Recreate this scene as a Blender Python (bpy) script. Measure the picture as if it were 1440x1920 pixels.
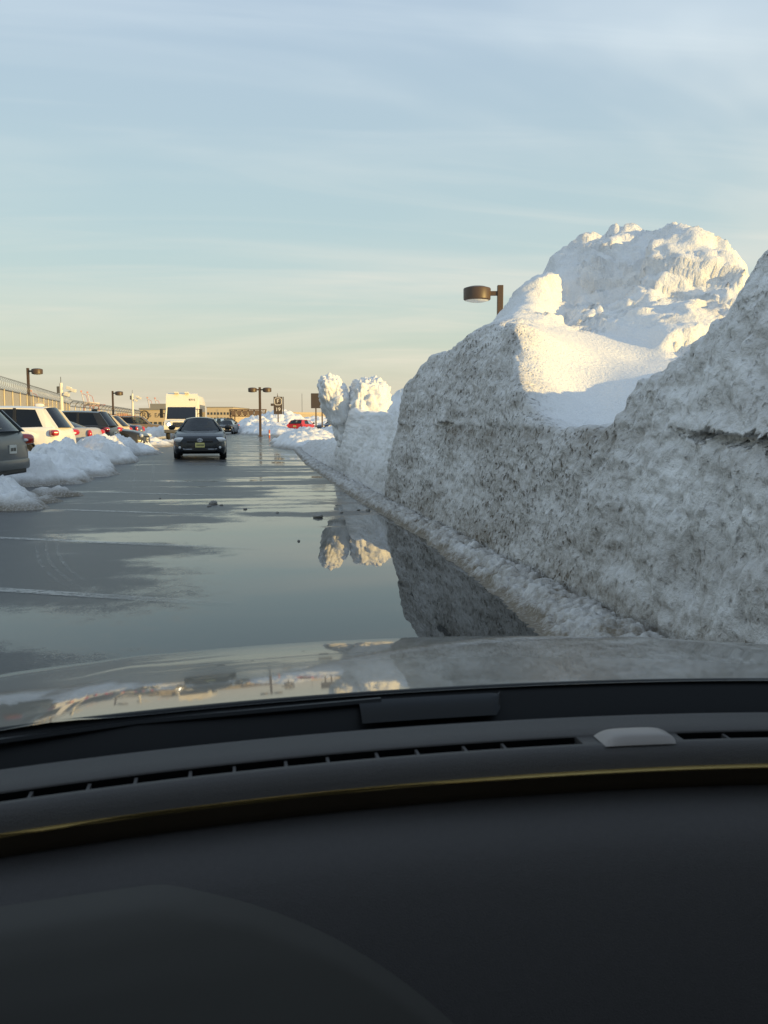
import bpy, bmesh, math, random
import numpy as np
from mathutils import Vector, Matrix

for o in list(bpy.data.objects): bpy.data.objects.remove(o, do_unlink=True)
scene = bpy.context.scene
C = scene.collection
R_ = math.radians

# ------------------------------------------------------------------ camera, sky, sun, exposure
CAM_H, PITCH, YAW, FPX = 1.30, R_(5.85), R_(9.9), 1660.0
cam_d = bpy.data.cameras.new('camera'); cam = bpy.data.objects.new('camera', cam_d); C.objects.link(cam)
cam.location = (0, 0, CAM_H); cam.rotation_euler = (R_(90) - PITCH, 0, -YAW)
cam_d.sensor_fit = 'VERTICAL'; cam_d.sensor_height = 4.8; cam_d.lens = 4.8 * FPX / 1920.0
cam_d.clip_start = 0.03; cam_d.clip_end = 9000
cam_d.dof.use_dof = True; cam_d.dof.focus_distance = 14.0; cam_d.dof.aperture_fstop = 2.2
scene.camera = cam
SUN_EL, SUN_AZ = R_(5.6), R_(48)          # low sun behind the camera, to its right
sun_dir = Vector((math.sin(SUN_AZ) * math.cos(SUN_EL), -math.cos(SUN_AZ) * math.cos(SUN_EL), math.sin(SUN_EL)))
sd = bpy.data.lights.new('sun', 'SUN'); sd.energy = 5.0; sd.angle = R_(0.55); sd.color = (1.0, 0.67, 0.23)
sun = bpy.data.objects.new('sun', sd); C.objects.link(sun)
sun.rotation_euler = sun_dir.to_track_quat('Z', 'Y').to_euler()
world = bpy.data.worlds.new('World'); scene.world = world; world.use_nodes = True
def build_world():
    nt = world.node_tree; N = nt.nodes; N.clear(); L = nt.links.new
    out = N.new('ShaderNodeOutputWorld'); bg = N.new('ShaderNodeBackground'); bg.inputs['Strength'].default_value = 0.10
    sky = N.new('ShaderNodeTexSky'); sky.sky_type = 'NISHITA'; sky.sun_disc = False
    sky.sun_elevation = R_(8); sky.sun_rotation = math.pi - SUN_AZ
    sky.air_density = 1.0; sky.dust_density = 1.2; sky.ozone_density = 1.6
    tc = N.new('ShaderNodeTexCoord'); sep = N.new('ShaderNodeSeparateXYZ'); L(tc.outputs['Generated'], sep.inputs[0])
    # elevation haze, the same all round the horizon
    ramp = N.new('ShaderNodeValToRGB'); cr = ramp.color_ramp; cr.interpolation = 'B_SPLINE'
    cr.elements[0].position = 0.0; cr.elements[0].color = (.70, .58, .43, 1)
    cr.elements[1].position = 1.0; cr.elements[1].color = (.31, .43, .62, 1)
    for p_, c_ in ((.042, (.64, .61, .49)), (.085, (.575, .635, .535)), (.145, (.515, .63, .62)), (.21, (.475, .61, .645)), (.30, (.455, .58, .66)), (.43, (.44, .55, .69))):
        e = cr.elements.new(p_); e.color = (*c_, 1)
    L(sep.outputs['Z'], ramp.inputs[0])
    def gain(sock, k):
        v = N.new('ShaderNodeVectorMath'); v.operation = 'SCALE'; v.inputs['Scale'].default_value = k; L(sock, v.inputs[0]); return v.outputs[0]
    m1 = N.new('ShaderNodeMix'); m1.data_type = 'RGBA'; m1.inputs[0].default_value = 0.86
    L(sky.outputs[0], m1.inputs[6]); L(gain(ramp.outputs[0], 1.19 / .12), m1.inputs[7])
    # thin cirrus on a high flat layer
    dv = N.new('ShaderNodeMath'); dv.operation = 'MAXIMUM'; dv.inputs[1].default_value = 0.0; L(sep.outputs['Z'], dv.inputs[0])
    ad = N.new('ShaderNodeMath'); ad.operation = 'ADD'; ad.inputs[1].default_value = 0.12; L(dv.outputs[0], ad.inputs[0])
    sc = N.new('ShaderNodeVectorMath'); sc.operation = 'DIVIDE'; cmb = N.new('ShaderNodeCombineXYZ')
    for i in range(3): L(ad.outputs[0], cmb.inputs[i])
    L(tc.outputs['Generated'], sc.inputs[0]); L(cmb.outputs[0], sc.inputs[1])
    def cloud(scale, rot, sx, sy, detail, lo, hi, dist, loc=(0, 0, 0)):
        mp = N.new('ShaderNodeMapping'); mp.inputs['Rotation'].default_value = (0, 0, R_(rot)); mp.inputs['Scale'].default_value = (sx, sy, 0.0); mp.inputs['Location'].default_value = loc
        L(sc.outputs[0], mp.inputs[0])
        nz = N.new('ShaderNodeTexNoise'); nz.inputs['Scale'].default_value = scale; nz.inputs['Detail'].default_value = detail; nz.inputs['Roughness'].default_value = .55; nz.inputs['Distortion'].default_value = dist
        L(mp.outputs[0], nz.inputs['Vector'])
        mr = N.new('ShaderNodeMapRange'); mr.interpolation_type = 'SMOOTHSTEP'; mr.inputs[1].default_value = lo; mr.inputs[2].default_value = hi
        L(nz.outputs['Fac'], mr.inputs[0]); return mr.outputs[0]
    c1 = cloud(.62, 24, .6, 1.2, 4, .40, .74, .9, (6.1, 3.4, 0)); c2 = cloud(1.6, 16, .26, 1.5, 7, .47, .76, 1.2, (2.7, 1.2, 0)); c3 = cloud(7.0, 30, .6, 1.6, 8, .62, .85, .8)
    def scale(a, k):
        m = N.new('ShaderNodeMath'); m.operation = 'MULTIPLY'; m.inputs[1].default_value = k; L(a, m.inputs[0]); return m.outputs[0]
    def add(a, b):
        m = N.new('ShaderNodeMath'); m.operation = 'ADD'; m.use_clamp = True; L(a, m.inputs[0]); L(b, m.inputs[1]); return m.outputs[0]
    cl = add(add(scale(c1, .66), scale(c2, .26)), scale(c3, .06))
    cr2 = N.new('ShaderNodeValToRGB'); cr2.color_ramp.elements[0].color = (.76, .68, .52, 1); cr2.color_ramp.elements[1].color = (.68, .76, .82, 1); cr2.color_ramp.elements[1].position = .38
    L(sep.outputs['Z'], cr2.inputs[0])
    m2 = N.new('ShaderNodeMix'); m2.data_type = 'RGBA'; L(cl, m2.inputs[0]); L(m1.outputs[2], m2.inputs[6]); L(gain(cr2.outputs[0], 1.16 / .12), m2.inputs[7])
    L(m2.outputs[2], bg.inputs['Color']); L(bg.outputs[0], out.inputs[0])
build_world()
vs = scene.view_settings; vs.view_transform = 'Standard'; vs.look = 'None'; vs.exposure = 0.24; vs.gamma = 1.0; vs.use_curve_mapping = False
scene.render.engine = 'CYCLES'; scene.cycles.use_denoising = True; scene.cycles.max_bounces = 8; scene.cycles.transparent_max_bounces = 12
scene.cycles.sample_clamp_indirect = 6.0

# ------------------------------------------------------------------ helpers
_F = np.array([math.sin(YAW), math.cos(YAW), 0]); _Rt = np.array([math.cos(YAW), -math.sin(YAW), 0]); _Z = np.array([0, 0, 1.])
_Fw = _F * math.cos(PITCH) - _Z * math.sin(PITCH); _U = _F * math.sin(PITCH) + _Z * math.cos(PITCH)
def at(px, py, d):                       # survey of the photograph: the point d metres away along the view's heading
    r = _Rt * ((px - 720) / FPX) + _U * ((960 - py) / FPX) + _Fw
    p = np.array([0, 0, CAM_H]) + r * d / (r @ _F); return p
def tag(o, label=None, cat=None, group=None, kind=None):
    if label: o['label'] = label
    if cat: o['category'] = cat
    if group: o['group'] = group
    if kind: o['kind'] = kind
    return o
def empty(name, loc=(0, 0, 0), rz=0.0):
    o = bpy.data.objects.new(name, None); C.objects.link(o); o.location = loc; o.rotation_euler = (0, 0, rz); o.empty_display_size = .2; return o
def link(name, me, mat, parent=None):
    o = bpy.data.objects.new(name, me); C.objects.link(o)
    if mat is not None and len(me.materials) == 0: me.materials.append(mat)
    if parent is not None: o.parent = parent
    return o
def mesh_from(verts, faces, name='m', smooth=False, sharp=None):
    me = bpy.data.meshes.new(name); me.from_pydata([tuple(map(float, v)) for v in verts], [], [tuple(map(int, f)) for f in faces])
    me.validate(); me.update()
    if smooth: me.shade_smooth()
    if sharp is not None: me.set_sharp_from_angle(angle=R_(sharp))
    return me
class MB:
    """collects shapes for ONE mesh"""
    def __init__(s): s.v = []; s.f = []
    def add(s, vs_, fs): n = len(s.v); s.v += [tuple(v) for v in vs_]; s.f += [tuple(n + i for i in f) for f in fs]; return s
    def box(s, c, d, rz=0.0, rx=0.0, ry=0.0, taper=1.0, bev=0.0):
        M = Matrix.Translation(c) @ Matrix.Rotation(rz, 4, 'Z') @ Matrix.Rotation(ry, 4, 'Y') @ Matrix.Rotation(rx, 4, 'X')
        hx, hy, hz = d[0] / 2, d[1] / 2, d[2] / 2
        if bev <= 0:
            P = [(-hx, -hy, -hz), (hx, -hy, -hz), (hx, hy, -hz), (-hx, hy, -hz), (-hx * taper, -hy * taper, hz), (hx * taper, -hy * taper, hz), (hx * taper, hy * taper, hz), (-hx * taper, hy * taper, hz)]
            s.add([M @ Vector(p) for p in P], [(0, 3, 2, 1), (4, 5, 6, 7), (0, 1, 5, 4), (1, 2, 6, 5), (2, 3, 7, 6), (3, 0, 4, 7)])
        else:
            bm = bmesh.new(); bmesh.ops.create_cube(bm, size=1.0)
            for v in bm.verts: v.co = Vector((v.co.x * d[0], v.co.y * d[1], v.co.z * d[2])) * (1 if v.co.z < 0 else 1)
            bmesh.ops.bevel(bm, geom=bm.edges[:], offset=bev, segments=2, profile=.6, affect='EDGES')
            bm.verts.ensure_lookup_table(); s.add([M @ v.co for v in bm.verts], [[v.index for v in f.verts] for f in bm.faces]); bm.free()
        return s
    def tube(s, pts, r, n=8, cap=True):
        pts = [Vector(p) for p in pts]; rs = r if isinstance(r, (list, tuple)) else [r] * len(pts); V = []; Fc = []
        up = Vector((0, 0, 1))
        for i, p in enumerate(pts):
            t = (pts[min(i + 1, len(pts) - 1)] - pts[max(i - 1, 0)]).normalized()
            a = t.cross(up) if abs(t.dot(up)) < .95 else t.cross(Vector((1, 0, 0))); a.normalize(); b = t.cross(a)
            for k in range(n):
                an = 2 * math.pi * k / n; V.append(p + (a * math.cos(an) + b * math.sin(an)) * rs[i])
        for i in range(len(pts) - 1):
            for k in range(n):
                k2 = (k + 1) % n; Fc.append((i * n + k, i * n + k2, (i + 1) * n + k2, (i + 1) * n + k))
        if cap: Fc.append(tuple(range(n - 1, -1, -1))); Fc.append(tuple((len(pts) - 1) * n + k for k in range(n)))
        return s.add(V, Fc)
    def lathe(s, prof, n=20, M=Matrix.Identity(4)):
        V = []; Fc = []
        for (r, z) in prof:
            for k in range(n): an = 2 * math.pi * k / n; V.append(M @ Vector((r * math.cos(an), r * math.sin(an), z)))
        for i in range(len(prof) - 1):
            for k in range(n): k2 = (k + 1) % n; Fc.append((i * n + k, i * n + k2, (i + 1) * n + k2, (i + 1) * n + k))
        Fc.append(tuple(range(n - 1, -1, -1))); Fc.append(tuple((len(prof) - 1) * n + k for k in range(n)))
        return s.add(V, Fc)
    def ell(s, c, r, M3=None, nu=14, nv=8, p=1.0):
        V = []; Fc = []
        for j in range(nv + 1):
            th = math.pi * j / nv
            for k in range(nu):
                ph = 2 * math.pi * k / nu
                q = Vector((math.sin(th) * math.cos(ph), math.sin(th) * math.sin(ph), math.cos(th)))
                q = Vector([math.copysign(abs(a) ** p, a) * rr for a, rr in zip(q, r)])
                if M3 is not None: q = M3 @ q
                V.append(Vector(c) + q)
        for j in range(nv):
            for k in range(nu): k2 = (k + 1) % nu; Fc.append((j * nu + k, (j + 1) * nu + k, (j + 1) * nu + k2, j * nu + k2))
        return s.add(V, Fc)
    def prism(s, poly, ax, a, b):
        """poly: 2D outline; ax: axis of extrusion 'x','y','z' from a to b"""
        mk = {'x': lambda u, v, t: (t, u, v), 'y': lambda u, v, t: (u, t, v), 'z': lambda u, v, t: (u, v, t)}[ax]
        n = len(poly); V = [mk(u, v, a) for u, v in poly] + [mk(u, v, b) for u, v in poly]
        Fc = [tuple(range(n - 1, -1, -1)), tuple(range(n, 2 * n))] + [(i, (i + 1) % n, n + (i + 1) % n, n + i) for i in range(n)]
        return s.add(V, Fc)
    def grid(s, P):                      # P: list of rows of points
        nr, nc = len(P), len(P[0]); V = [p for row in P for p in row]
        return s.add(V, [(i * nc + j, i * nc + j + 1, (i + 1) * nc + j + 1, (i + 1) * nc + j) for i in range(nr - 1) for j in range(nc - 1)])
    def build(s, name, mat, parent=None, smooth=False, sharp=35, fix=True):
        me = bpy.data.meshes.new(name); me.from_pydata([tuple(v) for v in s.v], [], s.f); me.validate()
        if fix:
            bm = bmesh.new(); bm.from_mesh(me); bmesh.ops.recalc_face_normals(bm, faces=bm.faces); bm.to_mesh(me); bm.free()
        if smooth: me.shade_smooth(); me.set_sharp_from_angle(angle=R_(sharp))
        me.update(); return link(name, me, mat, parent)
def text_mesh(body, size, extrude=0.004):
    cu = bpy.data.curves.new('txt', 'FONT'); cu.body = body; cu.size = size; cu.extrude = extrude; cu.align_x = 'CENTER'; cu.align_y = 'CENTER'
    ob = bpy.data.objects.new('txt', cu); C.objects.link(ob)
    dg = bpy.context.evaluated_depsgraph_get(); dg.update()
    me = bpy.data.meshes.new_from_object(ob.evaluated_get(dg)); bpy.data.objects.remove(ob, do_unlink=True); bpy.data.curves.remove(cu)
    me.materials.clear(); return me

# numpy noise -------------------------------------------------------
_rng = np.random.default_rng(7)
_grad = _rng.normal(size=(4096, 3)); _grad = (_grad / np.linalg.norm(_grad, axis=1)[:, None]).astype(np.float32)
_cell = (.12 + .76 * _rng.random((4096, 3))).astype(np.float32)
def _h(ix, iy, iz): h = (ix * 73856093) ^ (iy * 19349663) ^ (iz * 83492791); return (h ^ (h >> 13)) & 4095
def pnoise(p, seed=0):
    p = np.asarray(p, np.float32); i = np.floor(p).astype(np.int64); f = p - i; i[:, 0] += seed * 57; u = f * f * f * (f * (f * 6 - 15) + 10); r = 0
    for dx in (0, 1):
        wx = u[:, 0] if dx else 1 - u[:, 0]
        for dy in (0, 1):
            wy = wx * (u[:, 1] if dy else 1 - u[:, 1])
            for dz in (0, 1):
                g = _grad[_h(i[:, 0] + dx, i[:, 1] + dy, i[:, 2] + dz)]
                d = g[:, 0] * (f[:, 0] - dx) + g[:, 1] * (f[:, 1] - dy) + g[:, 2] * (f[:, 2] - dz)
                r = r + d * (wy * (u[:, 2] if dz else 1 - u[:, 2]))
    return r * 1.6
def fbm(p, oct_=4, seed=0, gain=.5, ridged=False):
    a = 1.0; r = 0; q = p.copy(); t = 0
    for k in range(oct_):
        n = pnoise(q + k * 17.3, seed + k)
        r = r + a * ((1 - 2 * np.abs(n)) if ridged else n); t += a; a *= gain; q = q * 2.03
    return r / t
def worley(p, seed=0):
    p = np.asarray(p, np.float32) - np.float32(.5); i = np.floor(p).astype(np.int64); f = p - i + np.float32(.5); i[:, 0] += seed * 57; d1 = np.full(len(p), 9.0, np.float32)
    for dx in (0, 1):
        for dy in (0, 1):
            for dz in (0, 1):
                c = _cell[_h(i[:, 0] + dx, i[:, 1] + dy, i[:, 2] + dz)]
                d1 = np.minimum(d1, (c[:, 0] + dx - f[:, 0]) ** 2 + (c[:, 1] + dy - f[:, 1]) ** 2 + (c[:, 2] + dz - f[:, 2]) ** 2)
    return np.sqrt(d1)
def cells(p, seed=0):
    p = np.asarray(p, np.float32) - np.float32(.5); i = np.floor(p).astype(np.int64); f = p - i + np.float32(.5); i[:, 0] += seed * 57; d1 = np.full(len(p), 9.0, np.float32); d2 = d1.copy(); val = np.zeros(len(p), np.float32)
    for dx in (0, 1):
        for dy in (0, 1):
            for dz in (0, 1):
                h = _h(i[:, 0] + dx, i[:, 1] + dy, i[:, 2] + dz); c = _cell[h]
                d = (c[:, 0] + dx - f[:, 0]) ** 2 + (c[:, 1] + dy - f[:, 1]) ** 2 + (c[:, 2] + dz - f[:, 2]) ** 2; m = d < d1
                d2 = np.where(m, d1, np.minimum(d2, d)); val = np.where(m, _grad[h, 0], val); d1 = np.where(m, d, d1)
    return val, np.sqrt(d2) - np.sqrt(d1)
def sstep(a, b, x): t = np.clip((x - a) / (b - a), 0, 1); return t * t * (3 - 2 * t)
def grid_mesh(name, P, attrs=None, flip=False, keep=None):
    """P: (nr,nc,3) array -> smooth quad mesh"""
    nr, nc = P.shape[:2]; idx = np.arange(nr * nc).reshape(nr, nc)
    F = np.stack([idx[:-1, :-1], idx[:-1, 1:], idx[1:, 1:], idx[1:, :-1]], -1).reshape(-1, 4)
    if flip: F = F[:, ::-1]
    if keep is not None: F = F[keep.reshape(-1)[F].any(1)]
    V = P.reshape(-1, 3); A = {k: a.reshape(-1) for k, a in (attrs or {}).items()}
    used = np.zeros(len(V), bool); used[F.reshape(-1)] = True; remap = np.cumsum(used) - 1
    V = V[used]; F = remap[F]; A = {k: a[used] for k, a in A.items()}
    me = bpy.data.meshes.new(name); me.vertices.add(len(V)); me.vertices.foreach_set('co', V.astype(np.float32).ravel())
    me.loops.add(F.size); me.loops.foreach_set('vertex_index', F.astype(np.int32).ravel())
    me.polygons.add(len(F)); me.polygons.foreach_set('loop_start', np.arange(0, F.size, 4, dtype=np.int32))
    me.update(calc_edges=True); me.shade_smooth()
    for k, a in A.items():
        at_ = me.attributes.new(k, 'FLOAT', 'POINT'); at_.data.foreach_set('value', a.astype(np.float32))
    return me
def grid_normals(P):
    du = np.gradient(P, axis=1); dv = np.gradient(P, axis=0); n = np.cross(du, dv); return n / np.maximum(np.linalg.norm(n, axis=2), 1e-9)[..., None]

# ------------------------------------------------------------------ materials
def new_mat(name):
    m = bpy.data.materials.new(name); m.use_nodes = True; nt = m.node_tree; b = nt.nodes['Principled BSDF']; return m, nt, b
def noise_node(nt, scale, detail=4, vec=None, rough=.55):
    n = nt.nodes.new('ShaderNodeTexNoise'); n.inputs['Scale'].default_value = scale; n.inputs['Detail'].default_value = detail; n.inputs['Roughness'].default_value = rough
    if vec is not None: nt.links.new(vec, n.inputs['Vector'])
    return n
def obj_coord(nt): return nt.nodes.new('ShaderNodeTexCoord').outputs['Object']
def plain(name, col, rough=.5, metal=0.0, var=.12, vscale=6.0, bump=0.0, bscale=60, coat=0.0, spec=.5):
    m, nt, b = new_mat(name); L = nt.links.new; v = obj_coord(nt)
    n = noise_node(nt, vscale, 5, v); mx = nt.nodes.new('ShaderNodeMix'); mx.data_type = 'RGBA'
    mx.inputs[6].default_value = (*[c * (1 - var) for c in col], 1); mx.inputs[7].default_value = (*[min(1, c * (1 + var)) for c in col], 1)
    L(n.outputs['Fac'], mx.inputs[0]); L(mx.outputs[2], b.inputs['Base Color'])
    b.inputs['Roughness'].default_value = rough; b.inputs['Metallic'].default_value = metal; b.inputs['Coat Weight'].default_value = coat; b.inputs['Coat Roughness'].default_value = .04
    b.inputs['Specular IOR Level'].default_value = spec
    if bump > 0:
        n2 = noise_node(nt, bscale, 3, v); bp = nt.nodes.new('ShaderNodeBump'); bp.inputs['Strength'].default_value = bump; bp.inputs['Distance'].default_value = .01
        L(n2.outputs['Fac'], bp.inputs['Height']); L(bp.outputs[0], b.inputs['Normal'])
    return m
def paint(name, col, rough=.35, grime=.25):
    """car paint under winter road salt: grime grows patchily near the sills"""
    m, nt, b = new_mat(name); L = nt.links.new; v = obj_coord(nt)
    n = noise_node(nt, 3.0, 6, v); sp = nt.nodes.new('ShaderNodeSeparateXYZ'); L(v, sp.inputs[0])
    mr = nt.nodes.new('ShaderNodeMapRange'); mr.inputs[1].default_value = .95; mr.inputs[2].default_value = .25; L(sp.outputs['Z'], mr.inputs[0])
    mu = nt.nodes.new('ShaderNodeMath'); mu.operation = 'MULTIPLY'; L(mr.outputs[0], mu.inputs[0]); L(n.outputs['Fac'], mu.inputs[1])
    m2 = nt.nodes.new('ShaderNodeMath'); m2.operation = 'MULTIPLY'; m2.inputs[1].default_value = grime * 2.2; m2.use_clamp = True; L(mu.outputs[0], m2.inputs[0])
    mx = nt.nodes.new('ShaderNodeMix'); mx.data_type = 'RGBA'; L(m2.outputs[0], mx.inputs[0]); mx.inputs[6].default_value = (*col, 1); mx.inputs[7].default_value = (.20, .19, .17, 1)
    L(mx.outputs[2], b.inputs['Base Color'])
    ro = nt.nodes.new('ShaderNodeMapRange'); ro.inputs[3].default_value = rough; ro.inputs[4].default_value = .7; L(m2.outputs[0], ro.inputs[0]); L(ro.outputs[0], b.inputs['Roughness'])
    b.inputs['Coat Weight'].default_value = .35; b.inputs['Coat Roughness'].default_value = .08; b.inputs['Specular IOR Level'].default_value = .25; return m
def glass(name, tint, refl=1.0):
    m, nt, b = new_mat(name); nt.nodes.remove(b); L = nt.links.new; out = nt.nodes['Material Output']
    t = nt.nodes.new('ShaderNodeBsdfTransparent'); t.inputs[0].default_value = (*tint, 1); g = nt.nodes.new('ShaderNodeBsdfGlossy'); g.inputs['Roughness'].default_value = .03
    fr = nt.nodes.new('ShaderNodeFresnel'); fr.inputs['IOR'].default_value = 1.55; mx = nt.nodes.new('ShaderNodeMixShader')
    L(fr.outputs[0], mx.inputs[0]); L(t.outputs[0], mx.inputs[1]); L(g.outputs[0], mx.inputs[2]); L(mx.outputs[0], out.inputs[0]); return m
def emit(name, col, s):
    m, nt, b = new_mat(name); b.inputs['Base Color'].default_value = (*col, 1); b.inputs['Emission Color'].default_value = (*col, 1); b.inputs['Emission Strength'].default_value = s; b.inputs['Roughness'].default_value = .2; return m
def snow_mat(name, clean=(.86, .87, .88), dirty=(.19, .16, .12), bump=.6, fine=34.0):
    m, nt, b = new_mat(name); L = nt.links.new; v = obj_coord(nt)
    atn = nt.nodes.new('ShaderNodeAttribute'); atn.attribute_name = 'dirt'
    n1 = noise_node(nt, fine, 3, v, .7); n2 = noise_node(nt, 5.0, 4, v, .6)
    # dirt amount, broken up by grain
    a = nt.nodes.new('ShaderNodeMath'); a.operation = 'MULTIPLY_ADD'; a.inputs[1].default_value = .9; a.inputs[2].default_value = -.45; L(n1.outputs['Fac'], a.inputs[0])
    a2 = nt.nodes.new('ShaderNodeMath'); a2.operation = 'MULTIPLY_ADD'; a2.inputs[1].default_value = .3; a2.inputs[2].default_value = -.15; L(n2.outputs['Fac'], a2.inputs[0])
    s1 = nt.nodes.new('ShaderNodeMath'); L(a.outputs[0], s1.inputs[0]); L(a2.outputs[0], s1.inputs[1])
    pm = nt.nodes.new('ShaderNodeMath'); pm.operation = 'MULTIPLY'; L(s1.outputs[0], pm.inputs[0])
    k = nt.nodes.new('ShaderNodeMath'); k.operation = 'MULTIPLY_ADD'; k.inputs[1].default_value = 1.2; k.inputs[2].default_value = .06; L(atn.outputs['Fac'], k.inputs[0]); L(k.outputs[0], pm.inputs[1])
    s2 = nt.nodes.new('ShaderNodeMath'); s2.use_clamp = True; L(atn.outputs['Fac'], s2.inputs[0]); L(pm.outputs[0], s2.inputs[1])
    pa = nt.nodes.new('ShaderNodeAttribute'); pa.attribute_name = 'pit'
    def pits(sc, lo, hi):
        mp = nt.nodes.new('ShaderNodeMapping'); mp.inputs['Scale'].default_value = (sc, sc, sc * .52)
        wv = nt.nodes.new('ShaderNodeVectorMath'); wv.operation = 'MULTIPLY_ADD'; wv.inputs[1].default_value = (.16, .16, .16); L(n2.outputs['Color'], wv.inputs[0]); L(v, wv.inputs[2]); L(wv.outputs[0], mp.inputs[0])
        vo = nt.nodes.new('ShaderNodeTexVoronoi'); vo.feature = 'F1'; vo.inputs['Scale'].default_value = 1.0; L(mp.outputs[0], vo.inputs['Vector'])
        mr = nt.nodes.new('ShaderNodeMapRange'); mr.interpolation_type = 'SMOOTHSTEP'; mr.inputs[1].default_value = hi; mr.inputs[2].default_value = lo; L(vo.outputs['Distance'], mr.inputs[0])
        sep_ = nt.nodes.new('ShaderNodeSeparateColor'); L(vo.outputs['Color'], sep_.inputs[0]); th = nt.nodes.new('ShaderNodeMath'); th.operation = 'MULTIPLY'; L(mr.outputs[0], th.inputs[0]); L(sep_.outputs[0], th.inputs[1]); return th.outputs[0]
    pt = nt.nodes.new('ShaderNodeMath'); L(pits(30.0, .05, .55), pt.inputs[0]); pt.inputs[1].default_value = 0.0
    pw = nt.nodes.new('ShaderNodeMath'); pw.operation = 'MULTIPLY'; L(pt.outputs[0], pw.inputs[0]); L(pa.outputs['Fac'], pw.inputs[1])
    s3 = nt.nodes.new('ShaderNodeMath'); s3.operation = 'MULTIPLY_ADD'; s3.use_clamp = True; s3.inputs[1].default_value = .62; L(pw.outputs[0], s3.inputs[0]); L(s2.outputs[0], s3.inputs[2])
    mx = nt.nodes.new('ShaderNodeMix'); mx.data_type = 'RGBA'; L(s3.outputs[0], mx.inputs[0]); mx.inputs[6].default_value = (*clean, 1); mx.inputs[7].default_value = (*dirty, 1)
    L(mx.outputs[2], b.inputs['Base Color']); b.inputs['Roughness'].default_value = .75; b.inputs['Specular IOR Level'].default_value = .3
    n3 = noise_node(nt, 22.0, 4, v, .7); bp = nt.nodes.new('ShaderNodeBump'); bp.inputs['Strength'].default_value = bump; bp.inputs['Distance'].default_value = .03
    hh = nt.nodes.new('ShaderNodeMath'); hh.operation = 'MULTIPLY_ADD'; hh.inputs[1].default_value = -1.5; L(pw.outputs[0], hh.inputs[0]); L(n3.outputs['Fac'], hh.inputs[2])
    L(hh.outputs[0], bp.inputs['Height']); L(bp.outputs[0], b.inputs['Normal']); return m

M = {}
M['snow'] = snow_mat('ploughed_snow', bump=.9); M['snow_soft'] = snow_mat('fresh_snow', bump=.35, fine=20)
M['bronze'] = plain('bronze_paint', (.075, .048, .03), .45, bump=.05); M['galv'] = plain('galvanised_steel', (.17, .16, .145), .45, .6)
M['white_pole'] = plain('white_pole_paint', (.72, .70, .64), .5); M['lens'] = plain('lamp_lens', (.75, .75, .70), .25)
M['sign_brown'] = plain('sign_brown', (.065, .048, .036), .5); M['sign_white'] = plain('sign_white', (.75, .73, .68), .5)
M['sign_post'] = plain('sign_post_steel', (.12, .09, .065), .5)
M['tyre'] = plain('tyre_rubber', (.018, .018, .019), .8, bump=.2); M['rim'] = plain('alloy_rim', (.38, .38, .39), .35, .8); M['black'] = plain('black_plastic', (.012, .012, .013), .5)
M['chrome'] = plain('chrome', (.65, .65, .66), .12, 1.0); M['inside'] = plain('cabin_trim', (.02, .02, .022), .8)
M['red_lens'] = plain('red_lamp_lens', (.42, .012, .012), .15, coat=1.0); M['amber_lens'] = plain('amber_lamp_lens', (.55, .10, .01), .15, coat=1.0); M['clear_lens'] = plain('clear_lamp_lens', (.70, .71, .72), .1, coat=1.0)
M['plate_y'] = plain('plate_yellow', (.60, .56, .22), .45); M['plate_w'] = plain('plate_white', (.65, .65, .6), .45); M['plate_ink'] = plain('plate_ink', (.07, .065, .05), .6)
M['glass'] = glass('car_glass', (.42, .47, .46)); M['glass_dark'] = glass('privacy_glass', (.035, .04, .045))
M['lit_lamp'] = emit('lit_headlamp', (1.0, .86, .62), 14.0)
M['white'] = paint('white_car_paint', (.78, .76, .72)); M['grey'] = paint('grey_car_paint', (.085, .095, .10), .3); M['silver'] = paint('silver_car_paint', (.42, .40, .385), .32)
M['darkp'] = paint('dark_car_paint', (.02, .023, .03), .25, .15); M['tan'] = paint('taupe_car_paint', (.17, .135, .105), .35); M['red'] = paint('red_car_paint', (.45, .015, .015), .3, .15)
M['navy'] = paint('navy_car_paint', (.015, .025, .075), .25, .15); M['slate'] = paint('slate_sedan_paint', (.006, .009, .013), .26, .02); M['vanw'] = paint('bus_white', (.80, .745, .62), .4, .15)
M['cream'] = paint('cream_car_paint', (.70, .60, .42), .35)
M['concrete'] = plain('pale_concrete', (.46, .40, .31), .8); M['bldg'] = plain('tan_cladding', (.50, .41, .28), .75); M['bldg_roof'] = plain('grey_roof', (.22, .22, .22), .8); M['dark_glass'] = plain('far_window', (.05, .06, .07), .2)
M['crane_hazed_red'] = plain('crane_hazed_red', (.52, .20, .16), .6); M['crane_white'] = plain('crane_white', (.70, .62, .56), .6); M['cont_red'] = plain('container_red', (.42, .14, .10), .7); M['truss'] = plain('truss_steel', (.16, .11, .08), .6)  # crane red is paled in its colour to stand for distance haze
M['ink'] = plain('dark_lettering', (.06, .055, .06), .6); M['orange_mark'] = plain('marker_red', (.45, .05, .02), .5)

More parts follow.
